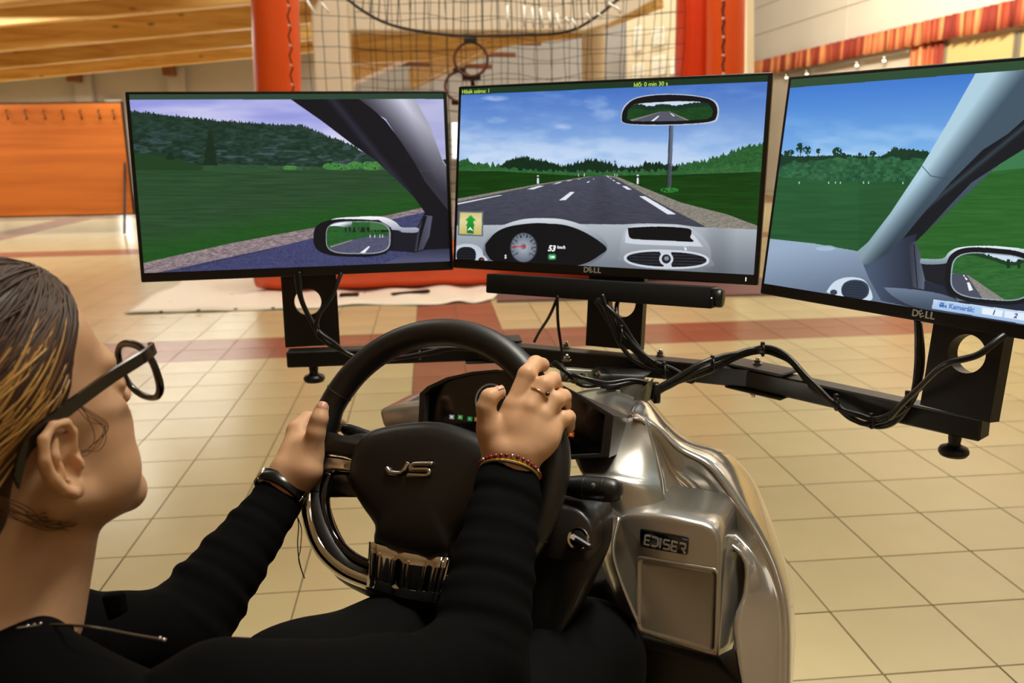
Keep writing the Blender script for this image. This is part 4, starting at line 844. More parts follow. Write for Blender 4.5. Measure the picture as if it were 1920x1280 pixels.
# fender
S([(1175, 775, 1.24), (1196, 758, 1.30), (1240, 800, 1.34), (1320, 850, 1.34), (1395, 900, 1.33), (1425, 980, 1.31), (1450, 1060, 1.28), (1465, 1120, 1.26), (1470, 1200, 1.24), (1470, 1330, 1.2)],
  [(1180, 778, 1.20), (1206, 752, 1.23), (1250, 794, 1.235), (1300, 828, 1.235), (1360, 848, 1.23), (1408, 895, 1.22), (1440, 965, 1.20), (1468, 1045, 1.17), (1484, 1110, 1.15), (1488, 1190, 1.13), (1488, 1330, 1.1)][:10],
  [(1184, 779, 1.175), (1198, 775, 1.185), (1240, 803, 1.175), (1278, 838, 1.165), (1338, 870, 1.15), (1385, 930, 1.13), (1432, 1005, 1.105), (1462, 1075, 1.085), (1478, 1160, 1.065), (1478, 1330, 1.04)],
  [(1186, 781, 1.165), (1200, 782, 1.175), (1236, 812, 1.17), (1266, 850, 1.165), (1322, 886, 1.15), (1370, 945, 1.125), (1418, 1018, 1.10), (1448, 1085, 1.08), (1462, 1165, 1.06), (1460, 1330, 1.035)],
  [(1187, 783, 1.16), (1205, 790, 1.165), (1232, 830, 1.175), (1258, 885, 1.175), (1300, 925, 1.165), (1345, 975, 1.14), (1400, 1030, 1.10), (1430, 1095, 1.075), (1440, 1170, 1.055), (1440, 1330, 1.03)],
  [(1187, 785, 1.155), (1208, 792, 1.155), (1226, 840, 1.15), (1240, 900, 1.135), (1252, 972, 1.115), (1320, 995, 1.10), (1392, 1042, 1.07), (1395, 1110, 1.06), (1375, 1180, 1.045), (1400, 1330, 1.02)], nu=5, nv=4, name='fender', m=silver_gloss)
# upper satin panel
S([(1075, 845, 1.19), (1140, 800, 1.18), (1187, 783, 1.165), (1210, 788, 1.158)],
  [(1082, 868, 1.165), (1140, 855, 1.145), (1195, 850, 1.14), (1228, 850, 1.145)],
  [(1088, 882, 1.145), (1145, 884, 1.125), (1198, 890, 1.12), (1236, 890, 1.13)],
  [(1098, 896, 1.125), (1150, 900, 1.108), (1203, 910, 1.105), (1240, 915, 1.115)],
  [(1125, 935, 1.12), (1160, 935, 1.105), (1210, 945, 1.10), (1248, 948, 1.108)],
  [(1135, 985, 1.115), (1170, 985, 1.10), (1215, 990, 1.095), (1254, 990, 1.10)], name='upper_panel')
S([(1096, 905, 1.128), (1130, 925, 1.12), (1138, 960, 1.118)], [(1075, 905, 1.15), (1115, 935, 1.145), (1128, 975, 1.14)], name='panel_lip', m=silver)
# storage tray
pf = Frame(P(1250, 1000, 1.06), -30, -10)
def H(pl, y=0): return [pf.hit(*p, y) for p in pl]
def rounded(pl, r=.012, n=5):
    out = []; m = len(pl)
    for i in range(m):
        p = Vector(pl[i]); a = (Vector(pl[i-1])-p); b_ = (Vector(pl[(i+1) % m])-p); rr = min(r, a.length*.45, b_.length*.45); A = p+a.normalized()*rr; B = p+b_.normalized()*rr
        for k in range(n+1): t = k/n; out.append(A*(1-t)**2+p*2*t*(1-t)+B*t*t)
    return out
tray_out = [(1150, 964), (1190, 962), (1262, 972), (1345, 1000), (1352, 1060), (1346, 1232), (1330, 1232), (1197, 1192), (1165, 1130), (1140, 1060), (1134, 990)]
obj('tray', prism_bm(rounded(H([(1153, 962), (1240, 965), (1352, 990), (1348, 1232), (1330, 1231), (1196, 1190), (1160, 1125), (1136, 1050)]), .022), F*.10, .006, 3), silver, sim); 
rec = rounded(H([(1199, 1047), (1343, 1072), (1338, 1218), (1198, 1178)], -.0012), .006)
tray_m = mat('tray bottom satin', (92, 88, 82), .4, .6)
# recessed pocket: raised rim around a lower face
ro_ = rounded(H([(1192, 1040), (1348, 1066), (1343, 1224), (1192, 1184)], -.001), .008); b = bmesh.new()
A = [b.verts.new(p) for p in ro_]; B = [b.verts.new(p-pf.R @ Vector((0, .004, 0))) for p in rounded(H([(1195, 1043), (1346, 1069), (1341, 1221), (1195, 1181)], 0), .007)]; Ci = [b.verts.new(p) for p in rec]; D_ = [b.verts.new(p+pf.R @ Vector((0, -.0, 0))) for p in rounded(H([(1203, 1052), (1340, 1076), (1335, 1213), (1202, 1174)], -.0007), .005)]
m_ = len(A)
for Q, W_ in ((A, B), (B, Ci), (Ci, D_)):
    for i in range(m_): b.faces.new((Q[i], Q[(i+1) % m_], W_[(i+1) % m_], W_[i]))
b.faces.new(D_[::-1]); bmesh.ops.recalc_face_normals(b, faces=b.faces); obj('tray_pocket', b, silver, sim)
# side of the tray and under shell
S([(1352, 1000, 1.062), (1350, 1100, 1.05), (1345, 1228, 1.04)], [(1385, 1018, 1.10), (1380, 1100, 1.075), (1360, 1220, 1.05)], [(1404, 1045, 1.13), (1392, 1110, 1.10), (1370, 1215, 1.07)], name='tray_side', m=silver)
S([(1133, 935, 1.12), (1150, 962, 1.10), (1162, 970, 1.085)], [(1128, 1010, 1.12), (1136, 1030, 1.09), (1150, 1030, 1.068)], [(1135, 1070, 1.12), (1150, 1090, 1.085), (1165, 1090, 1.062)], [(1165, 1135, 1.11), (1180, 1160, 1.08), (1198, 1170, 1.055)], name='tray_edge', m=silver)
bd = empty('x', (0, 0, 0), None, None); bpy.data.objects.remove(bd)
badge = obj('badge', prism_bm(rounded(H([(1201, 990), (1292, 1007), (1290, 1040), (1201, 1024)], -.0012), .003), -(pf.R @ Vector((0, .0014, 0))), .0005, 1), gloss_black, sim)
q = pf.loc(1246, 1020, -.0028); tM = pf.M @ Matrix.Translation(q) @ Matrix.Rotation(math.radians(3.0), 4, 'Y')
letm = mat('silver lettering', (196, 192, 184), .3, .4); 
def letters(parent, x, z, s, strokes, m, w_=.0022, y=-.0001):
    b = bmesh.new()
    for st in strokes:
        for p, q_ in zip(st, st[1:]):
            bar_bm(tM @ Vector((x+p[0]*s, y, z+p[1]*s)), tM @ Vector((x+q_[0]*s, y, z+q_[1]*s)), w_, .0008, 0, up=pf.R @ Vector((0, 1, 0)), bm=b)
    return obj('lettering', b, m, parent, smooth=False)
h_ = .0134; L_ = {'E': [[(.62, 1), (0, 1)], [(0, .5), (.55, .5)], [(0, 0), (.62, 0)], [(0, 1.07), (0, -.07)]], 'D': [[(-.05, 1), (.5, 1), (.72, .78), (.72, .2), (.5, 0), (.0, 0)]], 'I': [[(0, 1.07), (0, -.07)]],
     'S': [[(.65, 1), (0.02, 1), (.0, .95), (0, .55), (.05, .5), (.6, .5), (.65, .45), (.65, .02), (.6, 0), (-.02, 0)]], 'R': [[(-.05, 1), (.62, 1), (.62, .48), (.2, .48)], [(.36, .48), (.66, -.07)]]}
xx = -.0242
for ch, adv in (('E', .80), ('D', .98), ('I', .38), ('S', .92), ('E', .88), ('R', .8)):
    letters(badge, xx, -.0052, h_*.80, L_[ch], letm); xx += h_*.80*adv
text_obj('small_print', 'SIMULATOR BY', .0042, tM @ Matrix.Translation((-.012, 0, .0088)), mat('dim red print', (110, 30, 30), .4), badge, .0002) if False else None
# lower black bodywork
sharp(obj('lower_body', prism_bm([pf.hit(*p, .14) for p in [(1000, 1085), (1130, 1090), (1180, 1150), (1200, 1200), (1345, 1238), (1385, 1290), (1400, 1420), (1000, 1420)]], F*.12, .01, 2), black_plastic, sim), 40)
pb = Vector((pf.c.x, pf.c.y, 0))
sharp(obj('pedestal', bar_bm(pb+F*.38-Rr*.08+Zv*.034, pb+F*.38-Rr*.08+Zv*.66, .20, .24, .03, up=F), black_plastic, sim), 40)
sharp(obj('rear_post', bar_bm(Vector((.33, 1.50, .002)), Vector((.33, 1.50, .905)), .07, .05, .004, up=F), black_metal, sim), 40)
sharp(obj('base_plate', box_bm(.5, .6, .03, .008, 2, Matrix.Translation((.22, 1.25, .017)) @ Matrix.Rotation(math.radians(-30), 4, 'Z')), black_metal, sim), 40)
# bracket hardware between console and crossbar
grey_st = mat('grey bracket steel', (104, 104, 92), .4, .7)
for pl, d, th in (([(1048, 690), (1110, 694), (1110, 722), (1052, 716)], 1.45, .01), ([(1100, 700), (1215, 702), (1200, 716), (1110, 716)], 1.46, .05), ([(1135, 726), (1210, 716), (1192, 768), (1150, 752)], 1.40, .02), ([(1188, 745), (1212, 720), (1205, 760), (1180, 790)], 1.33, .04)):
    sharp(obj('bracket', prism_bm([P(*p, d) for p in pl], F*th, .002, 1), grey_st if d != 1.46 else black_metal, sim), 40)
for px, py in ((1062, 708), (1078, 712), (1095, 704), (1160, 735), (1176, 745), (1120, 700)):
    p = P(px, py, 1.40); b = lathe_bm([(.006, 0), (.006, .004)], axis_M(p, -F), 6); lathe_bm([(.003, .004), (.003, .011)], axis_M(p, -F), 8, b); obj('screw', b, steel, sim, smooth=False)
S([(1070, 740, 1.44), (1130, 730, 1.42), (1200, 750, 1.35)], [(1080, 770, 1.36), (1140, 765, 1.33), (1205, 768, 1.26)], [(1090, 800, 1.3), (1150, 795, 1.27), (1200, 785, 1.2)], name='rear_cowl', m=silver)
# left wing
o = obj('left_wing', prism_bm(rounded([P(*p, 1.33) for p in [(709, 768), (745, 760), (830, 752), (860, 770), (850, 830), (730, 812), (717, 800)]], .008), F*.08+Zv*.0, .006, 3), silver, sim)
# instrument housing
cf = Frame(wf.c+F*.13+Zv*-.0, -30, -14)
face = [(783, 800), (786, 737), (800, 724), (836, 707), (885, 696), (930, 692), (985, 698), (1040, 714), (1095, 745), (1150, 779), (1141, 858), (1060, 862), (930, 860), (800, 856)]
fp = [cf.hit(*p) for p in face]; cen = sum(fp, Vector())/len(fp)
b = bmesh.new(); A = [b.verts.new(p) for p in fp]; B = []
for p in fp:
    q = cen+(p-cen)*1.0; l = cf.RT @ (q-cf.c); l.z = cf.loc(900, 800).z+(l.z-cf.loc(900, 800).z)*.72; l.y = .105; B.append(b.verts.new(cf.w(*l)))
In = []; In2 = []
for p in fp:
    q = cen+(p-cen)*.93; In.append(b.verts.new(q)); In2.append(b.verts.new(cen+(p-cen)*.91+cf.R @ Vector((0, .008, 0))))
for Q, W_ in ((B, A), (A, In), (In, In2)):
    for i in range(len(A)): b.faces.new((Q[i], Q[(i+1) % len(A)], W_[(i+1) % len(A)], W_[i]))
b.faces.new(B); bmesh.ops.recalc_face_normals(b, faces=b.faces); bmesh.ops.bevel(b, geom=[e for e in b.edges if all(v in A for v in e.verts)], offset=.0015, segments=2, affect='EDGES')
housing = sharp(obj('instrument_housing', b, mat('brown black plastic', (46, 41, 37), .42, bump=(900, .2, .0003)), sim), 30)
ip = bmesh.new(); ip.faces.new([ip.verts.new(cen+(p-cen)*.915+cf.R @ Vector((0, .0075, 0))) for p in fp]); bmesh.ops.recalc_face_normals(ip, faces=ip.faces)
disp = obj('display', ip, gloss_black, housing, smooth=False)
gl = mat('grey dial print', (150, 150, 146), .4, emit=(150, 150, 146), estr=.12)
gc = cf.loc(921, 752, .0065)
def ring_arc(c, r0, r1, t0, t1, n, frm, y, name, m, parent):
    b = bmesh.new(); I = []; O = []
    for i in range(n+1):
        t = t0+(t1-t0)*i/n; I.append(b.verts.new(frm.w(c.x+r0*math.cos(t), y, c.z+r0*math.sin(t)))); O.append(b.verts.new(frm.w(c.x+r1*math.cos(t), y, c.z+r1*math.sin(t))))
    for i in range(n): b.faces.new((I[i], I[i+1], O[i+1], O[i]))
    return obj(name, b, m, parent, smooth=False)
ring_arc(gc, .0215, .0240, math.radians(-35), math.radians(215), 40, cf, .0062, 'dial_ring', gl, housing)
b = bmesh.new()
for k in range(11):
    t = math.radians(-30+24*k); bar_bm(cf.w(gc.x+.017*math.cos(t), .0062, gc.z+.017*math.sin(t)), cf.w(gc.x+.0195*math.cos(t), .0062, gc.z+.0195*math.sin(t)), .0007, .0003, 0, up=cf.R @ Vector((0, 1, 0)), bm=b)
obj('dial_marks', b, gl, housing, smooth=False)
for px, py, col in ((847, 781.5, (200, 200, 210)), (863, 782, (110, 190, 110)), (881, 785, (60, 180, 110)), (894, 786, (190, 120, 70)), (1071, 814, (210, 110, 50))):
    q = cf.loc(px, py, .006); b = box_bm(.0075, .0004, .0062, .0004, 1, cf.M @ Matrix.Translation(q)); o = obj('indicator_light', b, mat('indicator %d' % px, tuple(c*.3 for c in col), .4, emit=col, estr=.28), housing, smooth=False)
    b = box_bm(.0034, .0004, .003, .0002, 1, cf.M @ Matrix.Translation(q+Vector((0, -.0004, 0)))); obj('symbol', b, mat('symbol %d' % px, col, .4, emit=col, estr=.7), o, smooth=False)
# steering column, stalks, ignition
sharp(obj('steering_column', bar_bm(wf.w(0, .012, -.005), wf.w(0, .17, -.005), .11, .10, .02, up=Zv), black_plastic, sim), 40)
sharp(obj('column_cover', prism_bm(rounded([wf.hit(*p, .045) for p in [(960, 945), (1060, 955), (1105, 965), (1118, 990), (1118, 1050), (1092, 1110), (1050, 1200), (930, 1215), (900, 1050)]], .015), F*.06, .008, 2), black_plastic, sim), 40)
sharp(obj('ignition_cover', prism_bm(rounded([wf.hit(*p, .033) for p in [(1030, 945), (1085, 955), (1112, 985), (1112, 1050), (1075, 1058), (1015, 1045), (1010, 990)]], .01), F*.03, .004, 2), brown_plastic, sim), 40)
ic = wf.w(*wf.loc(1085, 1010, .028)); ax = (wf.R @ Vector((0, -1, 0)))
ig = obj('ignition_switch', lathe_bm([(.0125, -.004), (.0125, .004), (.0118, .005), (.009, .0045), (.0085, -.002)], axis_M(ic, ax), 28), chrome, sim); sharp(ig, 40)
obj('ignition_barrel', lathe_bm([(.0105, -.003), (.0105, .004), (.009, .0048)], axis_M(ic, ax), 20), black_plastic, ig)
kd = wf.R @ Vector((1, 0, -.35)).normalized()
sharp(obj('key', bar_bm(ic+ax*.010-kd*.006, ic+ax*.012+kd*.022, .007, .010, .002, up=ax), black_plastic, ig)); sharp(obj('key_mark', bar_bm(ic+ax*.0163-kd*.005, ic+ax*.0163+kd*.001, .004, .001, 0, up=ax), mat('cream mark', (215, 205, 180), .5), ig))
def stalk(a, b_, r, ring=True, lab='control_stalk'):
    a, b_ = Vector(a), Vector(b_); d = b_-a; path = [a, a+d*.25, a+d*.45, a+d*.5, a+d*.8, a+d*.92, a+d*.98, b_]; rr = [r*.62, r*.72, r*.95, r, r, r*.93, r*.66, r*.25]
    o = sharp(obj(lab, tube_bm(path, rr, 20), black_plastic, sim), 50)
    for t in (.55, .78): obj('grip_ring', tube_bm([a+d*t, a+d*(t+.012)], r*1.015, 20), black_rubber, o)
    return o
st = stalk(P(1020, 906, 1.06), P(1166, 921, 1.01), .0142)
q = P(1112, 910, 1.005); obj('stalk_symbol', lathe_bm([(.003, 0), (.003, .0006)], axis_M(q, -CD), 12), mat('grey print', (90, 90, 86), .5), st)
stalk(wf.w(-.05, .05, .01), P(641, 802, 1.16), .009)

# ================================================================== steering wheel
leather = mat('black wheel leather', (26, 24, 23), .42, bump=(700, .25, .0004))
leather_s = mat('smooth black hub', (24, 22, 21), .38, bump=(1200, .2, .0003))
sw = empty('steering_wheel', wf.c, 'black leather steering wheel with chrome lower trim and metal lettering on the hub', 'steering wheel')
N_ = 96; path = []; rad = []
for k in range(N_):
    t = 2*math.pi*k/N_; s_, c_ = math.sin(t), math.cos(t); r = .1625
    z = r*c_; x = r*s_
    if z < -.142: z = -.142-(-.142-z)*.55
    path.append(wf.w(x, 0, z)); th = abs((t+math.pi) % (2*math.pi)-math.pi)       # 0 at top
    rad.append(.0172 if th < 1.25 else .0172+.0022*math.exp(-((th-1.42)/.2)**2) if th < 1.8 else .0165)
rim = obj('rim', tube_bm(path, rad, 20, closed=True), leather, sw)
seamm = mat('seam', (10, 10, 10), .6)
for th in (-1.12, 1.12, -1.95, 1.95):
    c_ = wf.w(.1625*math.sin(th), 0, .1625*math.cos(th)); tdir = wf.R @ Vector((math.cos(th), 0, -math.sin(th))); u = wf.R @ Vector((math.sin(th), 0, math.cos(th))); n = wf.R @ Vector((0, 1, 0))
    obj('seam', tube_bm([c_+(u*math.cos(a)+n*math.sin(a))*.0175 for a in np.linspace(0, 2*math.pi, 25)[:-1]], .0007, 5, closed=True), seamm, rim)
def mir(pts): return pts+[(-x, z) for x, z in pts[::-1]]
# hub pad
Lh = [tuple((lambda v: (v.x, v.z))(wf.loc(px, py, -.02))) for px, py in ((800, 789), (745, 792), (690, 806), (662, 835), (650, 880), (655, 915), (675, 950), (700, 988), (708, 1031))]
cxh = (wf.loc(708, 1031, -.02).x+wf.loc(838, 1047, -.02).x)/2
Lh = [(min(x, cxh-.001)-cxh if i else 0.0, z) for i, (x, z) in enumerate(Lh)]; out = Lh[1:]+[(-x, z) for x, z in Lh[1:][::-1]]+[(0, Lh[0][1]+.002)]
def dome(frm, outl, levels, cx=0.0, cz=None, mat_=None, name='hub', parent=None, smooth_n=4):
    pts = [tuple(p)[:2] for p in catmull([(x, z, 0) for x, z in outl]+[(*outl[0], 0)], smooth_n)][:-1]; cz = cz if cz is not None else sum(p[1] for p in pts)/len(pts); b = bmesh.new(); R = []
    for s, y in levels: R.append([b.verts.new(frm.w(cx+x*s, y, cz+(z-cz)*s)) for x, z in pts])
    for A, B in zip(R, R[1:]):
        for i in range(len(pts)): b.faces.new((A[i], A[(i+1) % len(pts)], B[(i+1) % len(pts)], B[i]))
    b.faces.new(R[-1]); b.faces.new(R[0][::-1]); bmesh.ops.recalc_face_normals(b, faces=b.faces); return obj(name, b, mat_, parent)
hub = dome(wf, out, [(.96, .02), (1.0, .012), (1.0, -.008), (.985, -.016), (.94, -.023), (.85, -.028), (.7, -.031), (.4, -.033), (.1, -.0335)], cxh, None, leather_s, 'hub_pad', sw)
# spokes
for s in (-1, 1):
    o = dome(wf, [(s*.150, .020), (s*.120, .016), (s*.085, .024), (s*.08, -.012), (s*.115, -.008), (s*.152, -.006)], [(.98, .014), (1, .008), (1, -.008), (.9, -.014), (.6, -.016)], 0, None, leather, 'spoke', sw, 2)
    o.data.validate()
    dome(wf, [(s*.150, -.012), (s*.118, -.010), (s*.098, -.016), (s*.100, -.024), (s*.122, -.024), (s*.150, -.032)], [(1, .008), (1, -.007), (.85, -.010), (.5, -.011)], 0, None, chrome, 'spoke_trim', sw, 2)
    dome(wf, [(s*.145, -.034), (s*.122, -.026), (s*.098, -.028), (s*.100, -.052), (s*.118, -.058), (s*.135, -.060)], [(1, .012), (1, -.004), (.85, -.007), (.5, -.008)], 0, None, gloss_black, 'spoke_inner', sw, 2)
# inner black rim band of the lower half + chrome trim
tr = [(-.1490, -.036), (-.1525, -.055), (-.1480, -.080), (-.134, -.106), (-.112, -.128), (-.080, -.143), (-.040, -.1495), (0, -.151)]
trf = tr+[(-x, z) for x, z in tr[:-1][::-1]]; pth = catmull([wf.w(x, -.0105, z) for x, z in trf], 6); nn = len(pth)
obj('chrome_trim', tube_bm(pth, [.0035+.0060*min(1, min(i, nn-1-i)/10) for i in range(nn)], 14), chrome, sw)
ib = [(x*.885, z*.90+.001) for x, z in trf]; pth = catmull([wf.w(x, -.004, z) for x, z in ib], 6)
obj('inner_band', tube_bm(pth, .0075, 12), gloss_black, sw)
# lower fluted chrome spoke
b = bmesh.new(); rows = []; zt_, zb_ = -.100, -.150
for j in range(5):
    t = j/4; hw = .052-.006*t; z = zt_+(zb_-zt_)*t; row = []
    for i in range(41):
        u = i/40*2-1; y = -.018+.004*t-.005*(math.cos(u*math.pi*2.5)+1)*.5-(.003 if abs(u) > .93 else 0); row.append(b.verts.new(wf.w(cxh+u*hw, y, z-.006*math.cos(u*1.3))))
    rows.append(row)
for A, B in zip(rows, rows[1:]):
    for i in range(40): b.faces.new((A[i], A[i+1], B[i+1], B[i]))
bmesh.ops.recalc_face_normals(b, faces=b.faces)
o = obj('lower_spoke', b, chrome, sw); o.modifiers.new('s', 'SOLIDIFY').thickness = .006
obj('pad_edge_trim', tube_bm([wf.w(cxh+x, -.021+.0012*abs(x)/.05, -.1055-.004*math.cos(x*20)+.0) for x in np.linspace(-.052, .052, 12)], .0011, 6), chrome, sw)
# metal letters
def stroke(pts, r=.0016):
    return tube_bm(catmull([wf.hit(480+x/2.977, 580+y/2.977, -.0352) for x, y in pts], 4), r, 8)
lm = mat('brushed chrome letters', (205, 202, 196), .18, 1)
b = stroke([(730, 884), (738, 896), (750, 910), (800, 914), (820, 903), (836, 880), (852, 853)], .0031); obj('emblem', b, lm, sw)
b = stroke([(988, 861), (930, 861), (884, 863), (868, 873), (862, 887), (880, 893), (950, 893), (968, 902), (966, 916), (950, 927), (900, 926), (846, 924)], .0028); obj('emblem', b, lm, sw)
# ================================================================== implicit surfaces for the driver
class Field:
    def __init__(s, lo, hi, h):
        s.lo = np.array(lo, np.float32); s.h = h; s.n = np.ceil((np.array(hi)-np.array(lo))/h).astype(int)+1; s.G = np.full(s.n, 1.0, np.float32)
    def _box(s, lo, hi):
        a = np.clip(np.floor((np.array(lo)-s.lo)/s.h).astype(int), 0, s.n); b = np.clip(np.ceil((np.array(hi)-s.lo)/s.h).astype(int)+1, 0, s.n)
        if np.any(b <= a): return None
        ax = [(s.lo[i]+np.arange(a[i], b[i])*s.h).astype(np.float32) for i in range(3)]
        return tuple(slice(a[i], b[i]) for i in range(3)), np.meshgrid(*ax, indexing='ij', sparse=True)
    def _comb(s, sl, d, k, op):
        g = s.G[sl]
        if op == 'add':
            if k > 0: h = np.clip(.5+.5*(g-d)/k, 0, 1); s.G[sl] = g*(1-h)+d*h-k*h*(1-h)
            else: s.G[sl] = np.minimum(g, d)
        else:
            h = np.clip(.5-.5*(g+d)/max(k, 1e-6), 0, 1); s.G[sl] = g*(1-h)-d*h+k*h*(1-h)
    def cone(s, p, q, r1, r2, k=.004, op='add', disp=None):
        p, q = np.array(p, np.float32), np.array(q, np.float32); m = max(r1, r2)+k*2+s.h*3; r = s._box(np.minimum(p, q)-m, np.maximum(p, q)+m)
        if r is None: return
        sl, (X, Y, Z) = r; v = q-p; L2 = float(v@v); t = np.clip(((X-p[0])*v[0]+(Y-p[1])*v[1]+(Z-p[2])*v[2])/L2, 0, 1)
        d = np.sqrt((X-p[0]-t*v[0])**2+(Y-p[1]-t*v[1])**2+(Z-p[2]-t*v[2])**2)-(r1+(r2-r1)*t)
        if disp is not None: d = d-disp(t, X, Y, Z)
        s._comb(sl, d, k, op)
    def ell(s, c, r, R=None, k=.006, op='add'):
        c = np.array(c, np.float32); r = np.array(r, np.float32); R = np.eye(3) if R is None else np.array(R); m = max(r)+k*2+s.h*3; b = s._box(c-m, c+m)
        if b is None: return
        sl, (X, Y, Z) = b; x, y, z = X-c[0], Y-c[1], Z-c[2]; L = [x*R[0][i]+y*R[1][i]+z*R[2][i] for i in range(3)]
        k0 = np.sqrt(sum((L[i]/r[i])**2 for i in range(3))); k1 = np.sqrt(sum((L[i]/r[i]**2)**2 for i in range(3)))+1e-9
        s._comb(sl, k0*(k0-1)/k1, k, op)
    def chain(s, pts, rs, k=.003, op='add'):
        for a, b, r1, r2 in zip(pts, pts[1:], rs, rs[1:]): s.cone(a, b, r1, r2, k, op)
    def mesh(s):
        G = s.G; I = G < 0; c = np.zeros(tuple(x-1 for x in G.shape), np.uint8)
        for dx in (0, 1):
            for dy in (0, 1):
                for dz in (0, 1): c += I[dx:G.shape[0]-1+dx, dy:G.shape[1]-1+dy, dz:G.shape[2]-1+dz]
        act = np.argwhere((c > 0) & (c < 8)); idx = np.full(c.shape, -1, np.int32); idx[tuple(act.T)] = np.arange(len(act))
        S_ = np.zeros((len(act), 3)); N2 = np.zeros(len(act)); cor = [(i, j, k) for i in (0, 1) for j in (0, 1) for k in (0, 1)]
        V = {q: G[act[:, 0]+q[0], act[:, 1]+q[1], act[:, 2]+q[2]] for q in cor}
        for a in cor:
            for ax in range(3):
                if a[ax]: continue
                b = list(a); b[ax] = 1; b = tuple(b); va, vb = V[a], V[b]; m = (va < 0) != (vb < 0); t = np.where(m, va/np.where(m, va-vb, 1), 0)
                pt = np.zeros((len(act), 3)); pt[:] = a; pt[:, ax] += t; S_[m] += pt[m]; N2[m] += 1
        verts = (act+S_/N2[:, None])*s.h+s.lo; faces = []
        for ax in range(3):
            sl0 = [slice(None)]*3; sl1 = [slice(None)]*3; sl0[ax] = slice(0, -1); sl1[ax] = slice(1, None)
            A, B = I[tuple(sl0)], I[tuple(sl1)]; o1, o2 = [(1, 2), (2, 0), (0, 1)][ax]
            for flip, M in ((0, A & ~B), (1, ~A & B)):
                e = np.argwhere(M); e = e[(e[:, o1] > 0) & (e[:, o2] > 0) & (e[:, o1] < idx.shape[o1]) & (e[:, o2] < idx.shape[o2])]
                if not len(e): continue
                def g(d1, d2): q = e.copy(); q[:, o1] += d1; q[:, o2] += d2; return idx[q[:, 0], q[:, 1], q[:, 2]]
                f = np.stack([g(-1, -1), g(0, -1), g(0, 0), g(-1, 0)], 1); faces.append(f[:, ::-1] if flip else f)
        return verts, np.concatenate(faces)
    def obj(s, name, m, parent, smooth=0):
        v, f = s.mesh(); f = f[(f >= 0).all(1)]; me = bpy.data.meshes.new(name); me.vertices.add(len(v)); me.vertices.foreach_set('co', v.astype(np.float32).ravel())
        if smooth:
            pass
        me.loops.add(len(f)*4); me.loops.foreach_set('vertex_index', f.astype(np.int32).ravel()); me.polygons.add(len(f)); me.polygons.foreach_set('loop_start', np.arange(len(f), dtype=np.int32)*4)
        me.update(); me.validate(); o = obj(name, me, m, parent)
        if smooth: md = o.modifiers.new('smooth', 'SMOOTH'); md.factor = .5; md.iterations = smooth
        return o
def V3(v): return np.array(tuple(v))

# ------------------------------------------------------------------ driver
skin = mat('skin', (212, 164, 125), .48, sss=.12, var=(28, .06), bump=(420, .12, .0004), spec=.3)
cloth_black = mat('black jersey', (9, 8, 8), .9, bump=(900, .3, .0004), spec=.06)
trouser_black = mat('black trousers', (6, 6, 6), .85, spec=.1)
HY, HP, HRo, HS = math.radians(34.5), math.radians(11.5), math.radians(-1.0), 1.07
Rh = Matrix.Rotation(-HY, 3, 'Z') @ Matrix.Rotation(HP, 3, 'X') @ Matrix.Rotation(HRo, 3, 'Y')
hc = Vector((-.347, .700, 1.081))
def hw(x, y, z): return V3(hc+Rh @ Vector((x*HS, y*HS, z*HS)))
RhN = np.array(Rh)
def hloc(px, py, x=None, y=None):        # pixel onto the head plane x=const or y=const
    o = Rh.transposed() @ (CO-hc)/HS; r = Rh.transposed() @ ray(px, py)/HS
    t = ((x-o.x)/r.x) if x is not None else ((y-o.y)/r.y); return o+r*t
person = empty('person', (-.36, .66, .45), 'seated young person with glasses and tied-back streaked hair, black top, hands on the wheel', 'person')
neck_b = V3(Vector((-.375, .655, .925)))
shR = Vector((-.215, .56, .865)); shL = Vector((-.505, .74, .865))
wrR = P(957, 888, .985); elR = P(888, 1262, .845)
wrL = P(526, 930, 1.10); elL = P(330, 1195, .955)
B = Field((-.56, .50, .66), (.24, 1.20, 1.28), .0023)
def E(c, r, k=.008, op='add'): B.ell(hw(*c), [x*HS for x in r], RhN, k, op)
def K(a, b, r1, r2, k=.008, op='add'): B.cone(hw(*a), hw(*b), r1*HS, r2*HS, k, op)
B.cone(V3(Vector((-.385, .62, .70))), neck_b, .09, .06, .02)
B.cone(neck_b, hw(0, -.022, -.02), .060, .052, .02); B.cone(neck_b+np.array((.030, .040, .0)), hw(0, .022, -.058), .046, .044, .02)
E((0, -.018, .052), (.072, .094, .078)); E((0, .028, .0), (.062, .062, .095), .015); E((0, .042, -.058), (.050, .046, .040), .015)
for s in (-1, 1):
    K((s*.052, .002, -.040), (s*.018, .070, -.086), .020, .018, .015); E((s*.034, .046, -.028), (.027, .030, .036), .014)
    E((s*.038, .046, -.052), (.022, .028, .026), .016); E((s*.033, .056, -.014), (.022, .026, .024), .014)
E((0, .068, -.087), (.019, .015, .015), .012); E((0, .074, .030), (.050, .019, .016), .014); E((0, .052, .060), (.055, .028, .038), .02)
for s in (-1, 1):
    E((s*.031, .095, .008), (.015, .014, .011), .010, 'sub'); E((s*.031, .0785, .008), (.0130, .0125, .0125), .002)
    K((s*.018, .0905, .0075), (s*.044, .082, .008), .0022, .0018, .0015)
K((0, .088, .020), (0, .1060, -.010), .0065, .0092, .008); E((0, .099, -.016), (.016, .012, .008), .006)
E((0, .0875, -.047), (.021, .009, .0055), .004); E((0, .086, -.056), (.018, .009, .006), .004); K((-.020, .093, -.0515), (.020, .093, -.0515), .0015, .0015, .002, 'sub')
